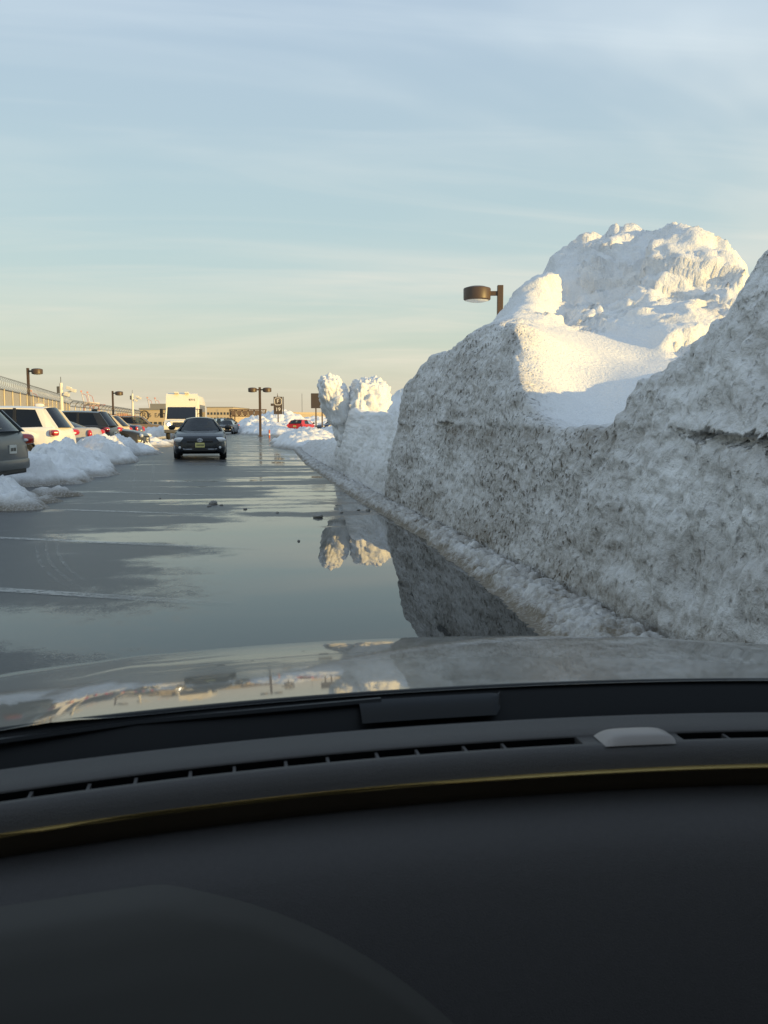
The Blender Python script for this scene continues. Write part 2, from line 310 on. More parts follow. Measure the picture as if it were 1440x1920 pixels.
# ------------------------------------------------------------------ ground and wet lot
def asphalt_mat(far=False):
    m, nt, b = new_mat('wet_asphalt' if not far else 'snowy_ground'); L = nt.links.new; v = obj_coord(nt)
    if far:
        n = noise_node(nt, .03, 6, v); r = nt.nodes.new('ShaderNodeValToRGB'); r.color_ramp.elements[0].position = .42; r.color_ramp.elements[0].color = (.06, .058, .055, 1); r.color_ramp.elements[1].position = .6; r.color_ramp.elements[1].color = (.6, .58, .55, 1)
        L(n.outputs['Fac'], r.inputs[0]); L(r.outputs[0], b.inputs['Base Color']); b.inputs['Roughness'].default_value = .8; return m
    at_ = nt.nodes.new('ShaderNodeAttribute'); at_.attribute_name = 'wet'
    g1 = noise_node(nt, 48.0, 4, v, .75); g2 = noise_node(nt, 5.0, 6, v, .65)
    # water level against the grain of the aggregate
    def ma(op, a, bb, clamp=False):
        n = nt.nodes.new('ShaderNodeMath'); n.operation = op; n.use_clamp = clamp
        for i, x in enumerate((a, bb)):
            if isinstance(x, (int, float)): n.inputs[i].default_value = x
            else: L(x, n.inputs[i])
        return n.outputs[0]
    w = ma('ADD', at_.outputs['Fac'], ma('MULTIPLY', ma('SUBTRACT', g1.outputs['Fac'], .5), .9)); w = ma('ADD', w, ma('MULTIPLY', ma('SUBTRACT', g2.outputs['Fac'], .5), .85))
    mr = nt.nodes.new('ShaderNodeMapRange'); mr.interpolation_type = 'SMOOTHSTEP'; mr.inputs[1].default_value = .22; mr.inputs[2].default_value = .86; L(w, mr.inputs[0]); W = mr.outputs[0]
    col = nt.nodes.new('ShaderNodeValToRGB'); col.color_ramp.elements[0].position = .3; col.color_ramp.elements[0].color = (.016, .017, .018, 1); col.color_ramp.elements[1].position = .72; col.color_ramp.elements[1].color = (.075, .075, .073, 1)
    g3 = noise_node(nt, 60.0, 5, v, .85); L(g3.outputs['Fac'], col.inputs[0])
    salt = noise_node(nt, .9, 8, v, .65); sr = nt.nodes.new('ShaderNodeMapRange'); sr.inputs[1].default_value = .5; sr.inputs[2].default_value = .8; sr.inputs[4].default_value = .35; L(salt.outputs['Fac'], sr.inputs[0])
    mx = nt.nodes.new('ShaderNodeMix'); mx.data_type = 'RGBA'; L(sr.outputs[0], mx.inputs[0]); L(col.outputs[0], mx.inputs[6]); mx.inputs[7].default_value = (.11, .11, .105, 1)
    mx2 = nt.nodes.new('ShaderNodeMix'); mx2.data_type = 'RGBA'; L(W, mx2.inputs[0]); L(mx.outputs[2], mx2.inputs[6]); mx2.inputs[7].default_value = (.022, .024, .024, 1)
    L(mx2.outputs[2], b.inputs['Base Color'])
    ro = nt.nodes.new('ShaderNodeMapRange'); ro.inputs[3].default_value = .40; ro.inputs[4].default_value = .012; L(W, ro.inputs[0]); L(ro.outputs[0], b.inputs['Roughness'])
    b.inputs['IOR'].default_value = 1.33
    bp = nt.nodes.new('ShaderNodeBump'); bp.inputs['Distance'].default_value = .006; L(g1.outputs['Fac'], bp.inputs['Height'])
    st = ma('MULTIPLY', ma('SUBTRACT', 1.0, W), .40); L(st, bp.inputs['Strength'])
    rp = noise_node(nt, 2.2, 3, v); bp2 = nt.nodes.new('ShaderNodeBump'); bp2.inputs['Distance'].default_value = .004; bp2.inputs['Strength'].default_value = .012; L(rp.outputs['Fac'], bp2.inputs['Height']); L(bp.outputs[0], bp2.inputs['Normal'])
    L(bp2.outputs[0], b.inputs['Normal']); return m
def build_ground():
    ys = np.concatenate([np.arange(-40, -2, 2.0), np.arange(-2, 4, .25), np.exp(np.arange(math.log(4), math.log(260), .006))])
    xs = np.concatenate([np.arange(-70, -16, 3.0), np.arange(-16, -4.5, .25), np.arange(-4.5, 3.2, .05), np.arange(3.2, 60, 3.0)])
    X, Y = np.meshgrid(xs, ys); P = np.stack([X, Y, np.zeros_like(X)], -1); q = P.reshape(-1, 3)
    wob = q + .35 * np.stack([fbm(q * .55, 3, 3), fbm(q * .55, 3, 9), np.zeros(len(q))], -1)
    x, y = wob[:, 0], wob[:, 1]
    wet = 1.0 - .30 * (1 - sstep(-1.0, .7, x)) - .16 * (1 - sstep(-1.9, -.5, x)) * sstep(6.2, 7.2, y) - .30 * sstep(11.2, 12.4, y) * (1 - .0 * x)
    st = fbm(q * np.array([.28, .75, 1]) + 5, 4, 21)
    wet += .42 * st * np.clip((1 - sstep(-1.5, -.2, x)) + sstep(11.3, 12.5, y), 0, 1)
    wet -= sstep(17, 22, y) * (.12 + .5 * st)                        # far: streaks of film and damp surface
    wet -= sstep(24, 50, y) * .12
    st2 = fbm(q * np.array([.20, 1.7, 1]) + 9, 3, 45); wet += 1.0 * st2 * sstep(9.5, 11.5, y) * (1 - .5 * sstep(24, 40, y)) + .45 * fbm(q * np.array([.5, 2.2, 1]), 3, 47) * (1 - sstep(-1.2, .2, x)) * sstep(6.5, 7.5, y)
    def dry(x0, x1, y0, y1, k, sx=.35, sy=.25, skew=-.5):                   # damp, drained areas between the puddles
        nonlocal wet
        yy = y - skew * (x - (x0 + x1) / 2)
        wet = wet - k * sstep(x0 - sx, x0 + sx, x) * (1 - sstep(x1 - sx, x1 + sx, x)) * sstep(y0 - sy, y0 + sy, yy) * (1 - sstep(y1 - sy, y1 + sy, yy))
    dry(-6, -.35, 7.0, 9.2, .50, 1.2, .5, -.35); dry(-6, -.1, 9.6, 10.4, .42, .9, .35, -.35)
    dry(-2.4, -.2, 11.6, 12.35, .6, .6, .25, -.1); dry(-2.1, .2, 13.1, 14.0, .6, .5, .25, -.1); dry(-1.9, .7, 15.2, 17.6, .6, .45, .4, 0.05)
    dry(.3, 1.9, 12.2, 12.7, .8, .3, .15, 0); dry(-6, -1.0, 5.4, 6.35, .55, .6, .35, -.4); dry(-9, -2.25, 9, 13.2, .55, .5, .6, -.1)
    dry(-1.2, 1.0, 3.5, 5.0, .3, .5, .5, 0)
    dry(-4, 3, 18.5, 19.6, .55, .8, .3, 0); dry(-3, 2.5, 21.0, 26.0, .45, .8, .8, 0)
    wet += .25 * fbm(q * 1.3, 3, 33) * sstep(5, 9, y)
    lot = grid_mesh('wet_lot', P, {'wet': np.clip(wet, 0, 1.3)}); o = link('road', lot, asphalt_mat()); tag(o, 'wet grey asphalt lane with broad mirror-like puddles', kind='structure')
    g = MB().grid([[(x_, y_, -.03) for x_ in (-5000, -300, 300, 5000)] for y_ in (-800, -60, 300, 7000)]).build('ground', asphalt_mat(True)); tag(g, kind='structure')
    return o
road = build_ground()
def worn_paint(name, keep, amt=.5):
    m, nt, b = new_mat(name); L = nt.links.new; v = obj_coord(nt); n = noise_node(nt, 14.0, 8, v, .75)
    mr = nt.nodes.new('ShaderNodeMapRange'); mr.inputs[1].default_value = keep; mr.inputs[2].default_value = keep + .2; L(n.outputs['Fac'], mr.inputs[0])
    mu = nt.nodes.new('ShaderNodeMath'); mu.operation = 'MULTIPLY'; mu.inputs[1].default_value = amt; L(mr.outputs[0], mu.inputs[0])
    b.inputs['Base Color'].default_value = (.45, .45, .43, 1); b.inputs['Roughness'].default_value = .35
    fa = nt.nodes.new('ShaderNodeAttribute'); fa.attribute_name = 'wear'; m3_ = nt.nodes.new('ShaderNodeMath'); m3_.operation = 'MULTIPLY'; L(mu.outputs[0], m3_.inputs[0]); L(fa.outputs['Fac'], m3_.inputs[1]); L(m3_.outputs[0], b.inputs['Alpha']); return m
M['line'] = worn_paint('worn_line_paint', .33, .62); M['smear'] = worn_paint('salt_smear', .46, .4)
def strip(name, pts, w, mat, z=.004):
    pts = [Vector((p[0], p[1], z)) for p in pts]; L_, R2 = [], []
    for i, p in enumerate(pts):
        t = (pts[min(i + 1, len(pts) - 1)] - pts[max(i - 1, 0)]).normalized(); n = Vector((-t.y, t.x, 0)); L_.append(p + n * w / 2); R2.append(p - n * w / 2)
    o = MB().grid([L_, R2]).build(name, mat, road); n_ = len(pts); a_ = o.data.attributes.new('wear', 'FLOAT', 'POINT')
    for i in range(2 * n_): t_ = (i % n_) / (n_ - 1); a_.data[i].value = min(1, t_ / .12) * min(1, (1 - t_) / .5)
    return o
dirn = Vector((2.35, -1.16)).normalized()
for (sx, sy, ln) in ((-2.75, 7.66, 3.1), (-2.9, 10.6, 3.6), (-2.6, 13.7, 3.0), (-2.6, 17.0, 3.3), (-2.7, 20.4, 3.4), (-2.8, 23.8, 3.4)):
    strip('painted_line', [(sx + dirn.x * ln * k / 8, sy + dirn.y * ln * k / 8) for k in range(9)], .14, M['line'])
def arc_pts(p, n=18):
    p = [Vector(a) for a in p]; out = []
    for k in range(n + 1):
        t = k / n; out.append(p[0] * (1 - t) ** 2 + p[1] * 2 * t * (1 - t) + p[2] * t * t)
    return out
for off in (0, .09, .2):
    strip('tyre_track', arc_pts([(-2.05 + off, 10.0), (-1.78 + off, 8.2), (-1.10 + off, 6.8)]), .035, M['smear'], .006)
for (a, b_, c) in (((-3.0, 30), (-2.2, 22), (-1.6, 15)), ((-2.6, 32), (-1.9, 23), (-1.35, 15.5)), ((-.4, 12.0), (.4, 13.6), (1.2, 16.5)), ((-3.4, 40), (-2.9, 30), (-2.2, 20))):
    strip('tyre_track', arc_pts([a, b_, c]), .06, M['smear'], .006)

# ------------------------------------------------------------------ the great ploughed bank on the right
def rbf(pts):
    A = np.array(pts, float); xy, z = A[:, :2], A[:, 2]
    k = lambda r2: np.where(r2 > 1e-12, .5 * r2 * np.log(np.maximum(r2, 1e-12)), 0)
    n = len(A); K = k(((xy[:, None] - xy[None]) ** 2).sum(-1)) + np.eye(n) * .02
    Pm = np.c_[np.ones(n), xy]; S = np.block([[K, Pm], [Pm.T, np.zeros((3, 3))]]); w = np.linalg.solve(S, np.r_[z, 0, 0, 0])
    def f(x, y):
        sh = x.shape; q = np.c_[x.ravel(), y.ravel()]; out = w[n] + q @ w[n + 1:]
        for i in range(n): out = out + w[i] * k(((q - xy[i]) ** 2).sum(1))
        return out.reshape(sh)
    return f
RIM_Y = [-16, -6, 0, 2.8, 3.9, 4.25, 4.45, 4.55, 4.75, 5.2, 5.6, 5.75, 5.95, 6.9, 7.6, 8.2, 8.65, 8.95, 9.8, 10.6, 11.6, 12.6, 13.7, 14.1, 14.4, 14.9, 17, 20, 21.4, 22.5, 23.7, 25, 30, 36, 42, 46]
RIM_Z = [3.1, 3.3, 3.2, 2.9, 2.42, 2.24, 2.13, 1.95, 1.80, 1.67, 1.56, 1.34, 1.24, 1.22, 1.42, 1.74, 2.02, 2.32, 2.42, 2.37, 2.31, 2.24, 2.13, 2.00, 1.74, 1.58, 1.50, 1.50, 1.62, 1.72, 1.3, .98, .75, .55, .4, .05]  # unseen stretch behind the camera raised to throw shade on lane and cars
HP = [(6.38, 12.45, 4.15), (6.9, 12.6, 4.15), (7.2, 12.52, 3.87), (7.57, 12.38, 3.77), (7.2, 11.4, 3.25), (5.85, 12.52, 3.92), (5.25, 13.2, 3.92), (4.95, 13.12, 3.7), (4.35, 12.45, 3.22), (3.6, 11.1, 2.74), (3.3, 10.57, 2.58), (2.92, 10.2, 2.33), (5.18, 12.23, 3.33), (4.88, 11.55, 2.76), (4.5, 10.8, 2.46), (3.38, 9.52, 2.17), (3.9, 9.38, 2.09), (4.5, 9.3, 1.96), (3.6, 8.62, 1.79), (3.68, 7.95, 1.56), (5.25, 9.6, 2.28), (6.0, 10.8, 2.88), (6.38, 9.38, 2.2), (7.12, 10.05, 2.5), (3.3, 8.0, 1.3), (3.5, 7.2, 1.2), (4.6, 7.0, 1.75), (6, 7.2, 1.75), (8, 8, 1.7), (10, 9, 1.6), (9.2, 12, 2.6), (9.5, 14, 1.3), (12, 12, 1.4), (16, 12, 1.0), (14, 18, 0.9), (8, 14.6, 1.5), (6.4, 14.6, 1.7), (5.2, 14.3, 1.9), (4.2, 13, 2.1), (4.2, 15.2, 1.9), (5.5, 17, 1.2), (8, 18, .9), (4.2, 18.5, 1.3), (4.2, 21, 1.35), (4.5, 22.8, 1.5), (7, 21, 1.2), (12, 22, 0.8), (5.2, 25.2, 2.2), (6.5, 26, 2.0), (4.2, 24.2, 1.4), (9, 27, 1.0), (16, 30, 0.4), (4.4, 28.5, 0.9), (7, 34, 0.5), (4, 36, 0.5), (5, 44, 0.05), (12, 44, 0.05), (3.4, 5.6, 1.9), (3.4, 4.6, 2.2), (4.2, 5.2, 1.95), (5, 4.8, 1.8), (5, 2, 2.0), (8, 4, 1.8), (8, 0, 2.2), (12, 4, 1.6), (16, 0, 1.2), (4.0, 2, 2.8), (4.0, -4, 3.2), (7, -6, 2.8), (12, -8, 2.2), (4, -14, 3.0), (14, -16, 1.5)]  # hidden hump added to shade the oncoming sedan; unseen slopes shaped for sun
def build_bank():
    ys = np.concatenate([np.arange(-16, 3.4, .22), np.exp(np.arange(math.log(3.4), math.log(15.3), .0034)), np.arange(15.3, 15.5, .05), np.exp(np.arange(math.log(15.55), math.log(46), .0048))])
    ny = len(ys); hint = rbf(HP)
    q = np.stack([np.zeros(ny), ys, np.zeros(ny)], -1)
    wob1 = fbm(q * .8, 4, 2); wob2 = fbm(q * 2.6, 3, 8)
    rim = np.interp(ys, RIM_Y, RIM_Z) + .05 * wob2 * sstep(3, 5, ys)
    toe = np.interp(ys, [-16, 3, 5, 7, 10, 15, 20, 27, 39, 46], [1.5, 1.6, 1.72, 1.88, 2.0, 1.92, 1.98, 2.1, 2.7, 2.9]) + .10 * wob1 + .06 * wob2
    foot = np.interp(ys, [-16, 3, 5, 13, 20, 30, 46], [2.35, 2.38, 2.40, 2.45, 2.6, 2.8, 3.4]) + .05 * wob1
    slope = np.interp(ys, [14.1, 15.0, 18, 21.3, 23.2, 25.5, 30, 46], [.0, .28, .40, .06, .06, .7, 1.1, 1.6])          # beyond the cut wall the bank lies back
    n1, n2 = 64, 190
    a = np.linspace(0, 1, n1)[None]; 
    sk = np.interp(ys, [0, 5, 9, 14, 18, 46], [.12, .12, .11, .10, .09, .08])[:, None]
    X1 = toe[:, None] + (foot - toe)[:, None] * a; Z1 = -.03 + (sk / .22) * np.interp(a, [0, .08, .28, .42, .58, .76, .90, 1.0], [0, .035, .06, .13, .22, .235, .17, .15])
    z0 = Z1[:, -1:]; b = np.linspace(0, 1, n2 + 1)[None, 1:]
    zz = z0 + (np.maximum(rim[:, None], z0 + .02) - z0) * b
    led = (1.235 - .06 * (1 - sstep(4.5, 5.6, ys)) + .13 * fbm(q * .55, 3, 29) + .05 * wob1 + .035 * np.round(fbm(q * 3.3, 3, 19) * 3) / 1.5 + .03 * wob2)[:, None]; k = sstep(0, .05, zz - led) * np.clip(.55 + 1.1 * fbm(q * .9, 3, 23) + .3 * (1 - sstep(4.2, 5.2, ys)) - .9 * np.exp(-((ys - 6.1) / .8) ** 2) - .45 * sstep(6.7, 7.6, ys), .0, 1.0)[:, None]                     # upper course oversails the lower one
    kk = k * sstep(15.6, 14.8, ys)[:, None] if False else k * (1 - sstep(13.4, 14.2, ys))[:, None]
    under = .018 * np.exp(-((zz - led + .03) / .05) ** 2) * (1 - sstep(13.4, 14.2, ys))[:, None]
    lean = .14 * (zz - z0) + .16 * np.maximum(zz - led, 0) + slope[:, None] * (zz - z0)
    Xf = foot[:, None] + lean - .05 * kk + under
    top_in = np.clip((rim[:, None] - zz) / .16, 0, 1); Xf = Xf + .10 * (1 - np.sqrt(np.clip(1 - (1 - top_in) ** 2, 0, 1)))
    xs3 = np.concatenate([np.arange(.02, 7.2, .042), np.arange(7.2, 14, .4)])[None]; xr = Xf[:, -1:]
    X3 = xr + xs3; Y3 = np.repeat(ys[:, None], xs3.shape[1], 1); H3 = hint(X3, Y3)
    Z3 = rim[:, None] + (H3 - rim[:, None]) * sstep(0, 1.0, xs3)
    X = np.concatenate([X1, Xf, X3], 1); Z = np.concatenate([Z1, zz, Z3], 1); Y = np.repeat(ys[:, None], X.shape[1], 1)
    P = np.stack([X, Y, Z], -1); Nn = grid_normals(P); Nn = np.where((Nn[..., :1] * 0 + Nn[..., 2:3] < -.2), -Nn, Nn)
    nc = X.shape[1]; reg = np.zeros(nc); t_sk = np.zeros(nc); t_sk[:n1] = 1; t_face = np.zeros(nc); t_face[n1:n1 + n2] = 1
    ker = np.hanning(13); ker /= ker.sum()
    t_sk = np.convolve(np.pad(t_sk, 6, mode='edge'), ker, 'valid'); t_face = np.convolve(np.pad(t_face, 6, mode='edge'), ker, 'valid')
    sk_w = np.repeat(t_sk[None], ny, 0).ravel(); fc_w = np.repeat(t_face[None], ny, 0).ravel(); tp_w = np.clip(1 - sk_w - fc_w, 0, 1)
    p = P.reshape(-1, 3); x, y, z = p.T
    sh = 1 - sstep(13.8, 15.5, y)
    # smooth drift in the hollow behind the gap, crumbly blocks above it
    bowl = sstep(1.2, .75, np.hypot((x - 4.7) / 1.7, (y - 10.9) / 2.6)) if False else (1 - sstep(.75, 1.15, np.hypot((x - 3.95 - .35 * (y - 9.1)) / .95, (y - 9.0) / 1.5))) * tp_w
    lump = lambda s, sd: 1 - np.minimum(worley(p * s, sd), 1.1) ** 2
    big = fbm(p * .75, 4, 11); mid = fbm(p * 2.3, 4, 15); 
    l1 = lump(1.25, 3); l2 = lump(3.1, 5); l3 = lump(8.0, 6)
    rid = fbm(p * np.array([1.5, 1.5, .8]), 4, 41, ridged=True)
    wp_ = p + .16 * np.stack([fbm(p * 1.7, 3, 101), fbm(p * 1.7, 3, 102), fbm(p * 1.7, 3, 103)], -1)
    v1, e1 = cells(wp_ * np.array([.92, .92, .62]), 31); v2, e2 = cells(wp_ * np.array([2.6, 2.6, 1.9]), 32); v3, e3 = cells(wp_ * 6.0, 33)
    calmz = sstep(.1, .5, fbm(p * .6, 2, 107) + .2)
    A1 = np.array([.92, .92, .62]); v1 = (v1 + cells(wp_ * A1 + .09, 31)[0] + cells(wp_ * A1 - np.array([.09, .03, .06]), 31)[0]) / 3
    rg = 1 - .55 * calmz
    d_top = -.05 + .22 * big + .27 * v1 + rg * (.075 * v2 + .03 * v3) + .07 * mid + .14 * (fbm(p * np.array([.9, .9, .6]), 3, 41, ridged=True)) * sstep(2.2, 2.9, z) + rg * (.04 * fbm(p * 5, 3, 104) + .022 * fbm(p * 13, 3, 105))
    d_top = d_top - .55 * sstep(6.7, 7.6, x) * sstep(2.6, 3.2, z)
    flank = np.exp(-((x - 3.0 - .62 * (y - 10.2)) / .75) ** 2) * sstep(9.6, 10.6, y) * (1 - sstep(13.0, 14.5, y))
    d_top = d_top * (1 - .45 * (1 - sstep(3.2, 4.6, x))) * (1 - .65 * flank) + .11 * flank
    calm = np.clip(1 - .93 * bowl, 0, 1); flat = .40 + .60 * sstep(1.8, 2.5, z)
    d_top = d_top * calm * flat
    # melted-out pits on the cut face, drawn out vertically
    streak = np.array([13.0, 13.0, 6.0]); w_p = worley(p * streak * .75, 12); w_q = worley(p * streak * 1.55, 14)
    pits = .034 * (np.minimum(w_p, 1) ** 1.4 - .45) + .020 * (np.minimum(w_q, 1) ** 1.4 - .45)
    facn = fbm(p * np.array([1.0, 1.0, 1.6]), 4, 55)
    cl_f = fbm(p * .45, 3, 61)                                                       # some stretches are packed smooth
    pk = sstep(-.25, .15, cl_f + .25 * (y < 6.3) * 0)
    d_face = .11 * facn + .05 * mid - .05 * np.clip(-fbm(p * np.array([2.4, 2.4, 1.6]), 3, 63) - .12, 0, 1) * 1.6 - pits * (.35 + .45 * pk) * sh - pits * .4 * (1 - sh) + .035 * (l3 - .5) + .025 * (l2 - .5) + .022 * fbm(p * 13.0, 3, 57)
    nearfade = sstep(3.0, 5.5, 6.5 - 0 * y)
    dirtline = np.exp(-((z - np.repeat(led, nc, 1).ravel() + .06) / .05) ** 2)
    fr = np.repeat(np.linspace(0, 1, nc)[None], ny, 0).ravel()
    edge0 = sstep(0, .12, np.concatenate([np.repeat(a, ny, 0), np.ones((ny, nc - n1))], 1).ravel())
    av = np.concatenate([np.repeat(a, ny, 0), np.ones((ny, nc - n1))], 1).ravel()
    l4 = lump(17.0, 9); d_sk = (.055 * (l3 - .5) + .060 * (l4 - .45) + .03 * (l2 - .5) + .04 * mid + .03 * fbm(p * 16, 3, 59)) * (.10 + .90 * sstep(.22, .5, av))
    disp = sk_w * d_sk + fc_w * d_face + tp_w * d_top
    P2 = p + Nn.reshape(-1, 3) * disp[:, None]
    # dirt: traffic film on the cut face and slush plus painted shade on the skirt, clean on top
    dn = fbm(p * 1.4, 5, 71); df = fbm(p * np.array([14, 14, 8.0]), 4, 75); dl = fbm(p * np.array([.5, .5, 5.0]), 4, 77)
    pit_d = sstep(.42, .85, w_p) * .30 + sstep(.5, .9, w_q) * .18
    hgt = np.interp(z, [0, .12, .35, .9, 1.2, 1.6, 2.2, 2.8], [.75, .62, .36, .24, .30, .22, .16, .1])
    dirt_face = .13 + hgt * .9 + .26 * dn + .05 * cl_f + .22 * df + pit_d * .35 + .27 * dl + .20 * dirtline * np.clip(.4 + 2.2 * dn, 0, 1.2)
    clean_far = sstep(13.7, 15.0, y); dirt_face = dirt_face * (1 - .72 * clean_far) + .22 * clean_far * (1 - sstep(.25, .8, z))
    dirt_face -= .20 * np.exp(-((y - 4.6) / 1.0) ** 2) * sstep(.5, 1.0, z)
    dirt_shade_sk = .80 + .36 * fbm(p * 3.0, 4, 81) + .30 * df - .45 * (l3 - .5) - .25 * (l4 - .5) + .50 * (1 - sstep(.2, .5, av)) + .25 * sstep(.82, .96, av) * (av < 1)  # slush dirt; gaps between lumps and the foot crease also darkened as painted shade
    dirt_top = .05 + .09 * np.clip(dn, 0, 1) + .16 * sstep(.15, .5, fbm(p * 2.2, 4, 91)) * calm * (1 - sstep(3.4, 4.6, z))
    rimband = np.exp(-((np.concatenate([np.full(n1 + n2, 0.0), xs3[0]])[None].repeat(ny, 0).ravel()) / .25) ** 2)
    dirt_top = dirt_top + .22 * rimband * sh * (.6 + dn)
    dirt = np.clip(sk_w * dirt_shade_sk + fc_w * dirt_face + tp_w * dirt_top, 0, 1)
    P2 = P2.reshape(P.shape); keep = (P2[..., 2] > -.02)
    me = grid_mesh('snow_bank', P2, {'dirt': dirt.reshape(P.shape[:2]), 'pit': (fc_w * (.40 + .60 * sstep(5.2, 6.6, y)) * (.55 + .45 * np.clip(.5 + 2.0 * cl_f + 1.0 * dn, 0, 1)) * (1 - .65 * clean_far) + .25 * tp_w * rimband).reshape(P.shape[:2])}, keep=keep)
    o = link('snow_bank', me, M['snow']); tag(o, 'towering dirty ploughed snow bank with a sheer pitted wall beside the lane', 'snow bank')
    return o
bank = build_bank()
def snow_lump(name, label, c, r, lean, seed, group=None, dirt0=.08, amp=.10):
    nu, nv = 170, 100; th = np.linspace(.02, math.pi - .02, nv); ph = np.linspace(0, 2 * math.pi, nu)
    T, Ph = np.meshgrid(th, ph, indexing='ij'); d = np.stack([np.sin(T) * np.cos(Ph), np.sin(T) * np.sin(Ph), np.cos(T)], -1).reshape(-1, 3)
    d = np.sign(d) * np.abs(d) ** .60
    w = 1 - .35 * sstep(.1, -1.0, d[:, 2]) if False else 1 - .38 * (1 - sstep(-1.0, .1, d[:, 2]))
    p = d * np.array(r); p[:, 0] *= w; p[:, 1] *= w; p[:, 0] += lean * p[:, 2]
    wp = p + np.array(c); n = d / np.linalg.norm(d, axis=1)[:, None]
    disp = amp * (1.0 * fbm(wp * 2.2, 4, seed) + .9 * (.5 - worley(wp * 4.5, seed + 1)) + .45 * (.5 - worley(wp * 11, seed + 2)) + .6 * fbm(wp * 1.2, 2, seed + 5))
    p = p + n * disp[:, None]; dirt = np.clip(dirt0 + .15 * fbm(wp * 3, 4, seed + 3), 0, 1)
    me = grid_mesh(name, p.reshape(nv, nu, 3), {'dirt': dirt.reshape(nv, nu)}, flip=True)
    o = link(name, me, M['snow']); o.location = c; tag(o, label, 'snow lump', group); return o
snow_lump('snow_boulder', 'egg-shaped sunlit snow lump leaning left on top of the far end of the bank', (2.78, 22.5, 1.46), (.36, .50, .96), -.30, 29, amp=.16)
snow_lump('snow_boulder', 'broad wedge-shaped sunlit snow block beside the egg-shaped lump on the bank', (3.46, 22.3, 1.40), (.46, .7, 1.0), .04, 47, amp=.19)

def heap(name, label, blobs, step, seed, dirt0=.06, amp=1.0, cat='snow heap', rough=1.0, mat='snow'):
    B = np.array(blobs, float); B[:, 2] *= .80 if step < .08 else .93; x0, x1 = (B[:, 0] - B[:, 3] * 1.6).min(), (B[:, 0] + B[:, 3] * 1.6).max(); y0, y1 = (B[:, 1] - B[:, 4] * 1.6).min(), (B[:, 1] + B[:, 4] * 1.6).max()
    X, Y = np.meshgrid(np.arange(x0, x1, step), np.arange(y0, y1, step * 1.3)); q = np.stack([X.ravel(), Y.ravel(), np.zeros(X.size)], -1)
    wv = q + .22 * amp * np.stack([fbm(q * 1.4, 3, seed + 30), fbm(q * 1.4, 3, seed + 31), np.zeros(len(q))], -1)
    z = np.full(len(q), -.14)
    for (cx, cy, h, rx, ry, pw) in B:
        r = np.hypot((wv[:, 0] - cx) / rx, (wv[:, 1] - cy) / ry); z = np.maximum(z, (h + .14) * np.clip(1 - r ** pw, -1, 1) - .14)
    pz = q.copy(); pz[:, 2] = z; env = sstep(-.14, .35, z)
    z = z + env * rough * amp * (.22 * fbm(pz * 1.3, 4, seed) + .22 * (.55 - worley(pz * 1.7, seed + 1)) + .17 * (.55 - worley(pz * 3.6, seed + 2)) + .13 * (.5 - worley(pz * 9.0, seed + 3)) + .07 * fbm(pz * 8, 3, seed + 9))
    pz[:, 2] = z; xy = .07 * amp * env[:, None] * np.stack([fbm(pz * 4, 3, seed + 7), fbm(pz * 4, 3, seed + 8)], -1); pz[:, :2] += xy
    dirt = np.clip(dirt0 + .22 * fbm(pz * 2.5, 4, seed + 4) + .75 * (1 - sstep(.02, .24, z)) + .15 * sstep(.1, .5, fbm(pz * 7, 3, seed + 5)), 0, 1)
    me = grid_mesh(name, pz.reshape(*X.shape, 3), {'dirt': dirt.reshape(X.shape)}, keep=(z > -.04).reshape(X.shape))
    o = link(name, me, M[mat]); tag(o, label, cat); return o
heap('snow_heap', 'low grubby snow heap in front of the grey hatchback at the left edge', [(-4.1, 14.2, .62, 1.5, 1.0, 1.6), (-3.2, 14.0, .28, .75, .7, 1.5), (-4.0, 15.4, .50, 1.1, .9, 1.7), (-2.95, 15.0, .10, .55, .5, 1.6), (-3.1, 16.2, .16, .8, .4, 1.6)], .04, 101, .16)
heap('snow_heap', 'tall blue-shaded snow heap between the grey hatchback and the white off-roader', [(-4.2, 19.6, .72, 1.0, 1.3, 2.0), (-4.1, 22.0, .86, 1.1, 1.6, 2.0), (-4.35, 24.6, .88, 1.25, 1.6, 2.4), (-3.75, 24.0, .7, .9, 1.8, 2.0), (-3.6, 20.2, .42, .8, 1.2, 1.7), (-3.3, 22.6, .38, .8, 1.6, 1.6), (-3.35, 19.6, .2, .55, .7, 1.6)], .05, 111, .05)
heap('snow_heap', 'sunlit snow ridge behind the white off-roader reaching into the lane', [(-4.1, 28.8, .98, 1.0, 1.7, 2.0), (-4.3, 31.5, 1.02, 1.1, 2.2, 2.2), (-3.7, 29.5, .75, .9, 2.2, 1.9), (-4.3, 35.5, .85, 1.1, 2.4, 2.0), (-3.7, 37.0, .45, 1.2, 2.6, 1.8), (-4.2, 41, .55, 1.2, 3.0, 1.8)], .07, 121, .05)
heap('snow_heap', 'low spill of sunlit snow at the left lane edge beside the dark estate', [(-4.2, 48, .45, 1.6, 3.5, 1.8), (-3.6, 53, .22, 1.7, 2.2, 1.5)], .10, 131, .12)
heap('snow_heap', 'sunlit snow ridge across the head of the row in front of the taupe off-roader', [(-7.4, 70, .95, 2.0, 2.0, 2.2), (-5.3, 70.5, .9, 2.0, 2.0, 2.2), (-9.5, 69, .8, 2.0, 2.0, 2.0)], .14, 141, .04)
heap('snow_heap', 'big sunlit snow mound behind the lot sign and twin lamp', [(6.2, 108, 2.9, 5.5, 6.5, 1.5), (3.0, 100, 2.0, 3.4, 7, 1.6), (10.5, 110, 2.0, 6, 6, 1.5), (4.2, 92, 1.3, 3.4, 6, 1.6), (5.2, 84, .6, 3.0, 5.0, 1.6), (1.6, 104, 1.0, 2.2, 6, 1.6)], .2, 151, .03, amp=1.5)
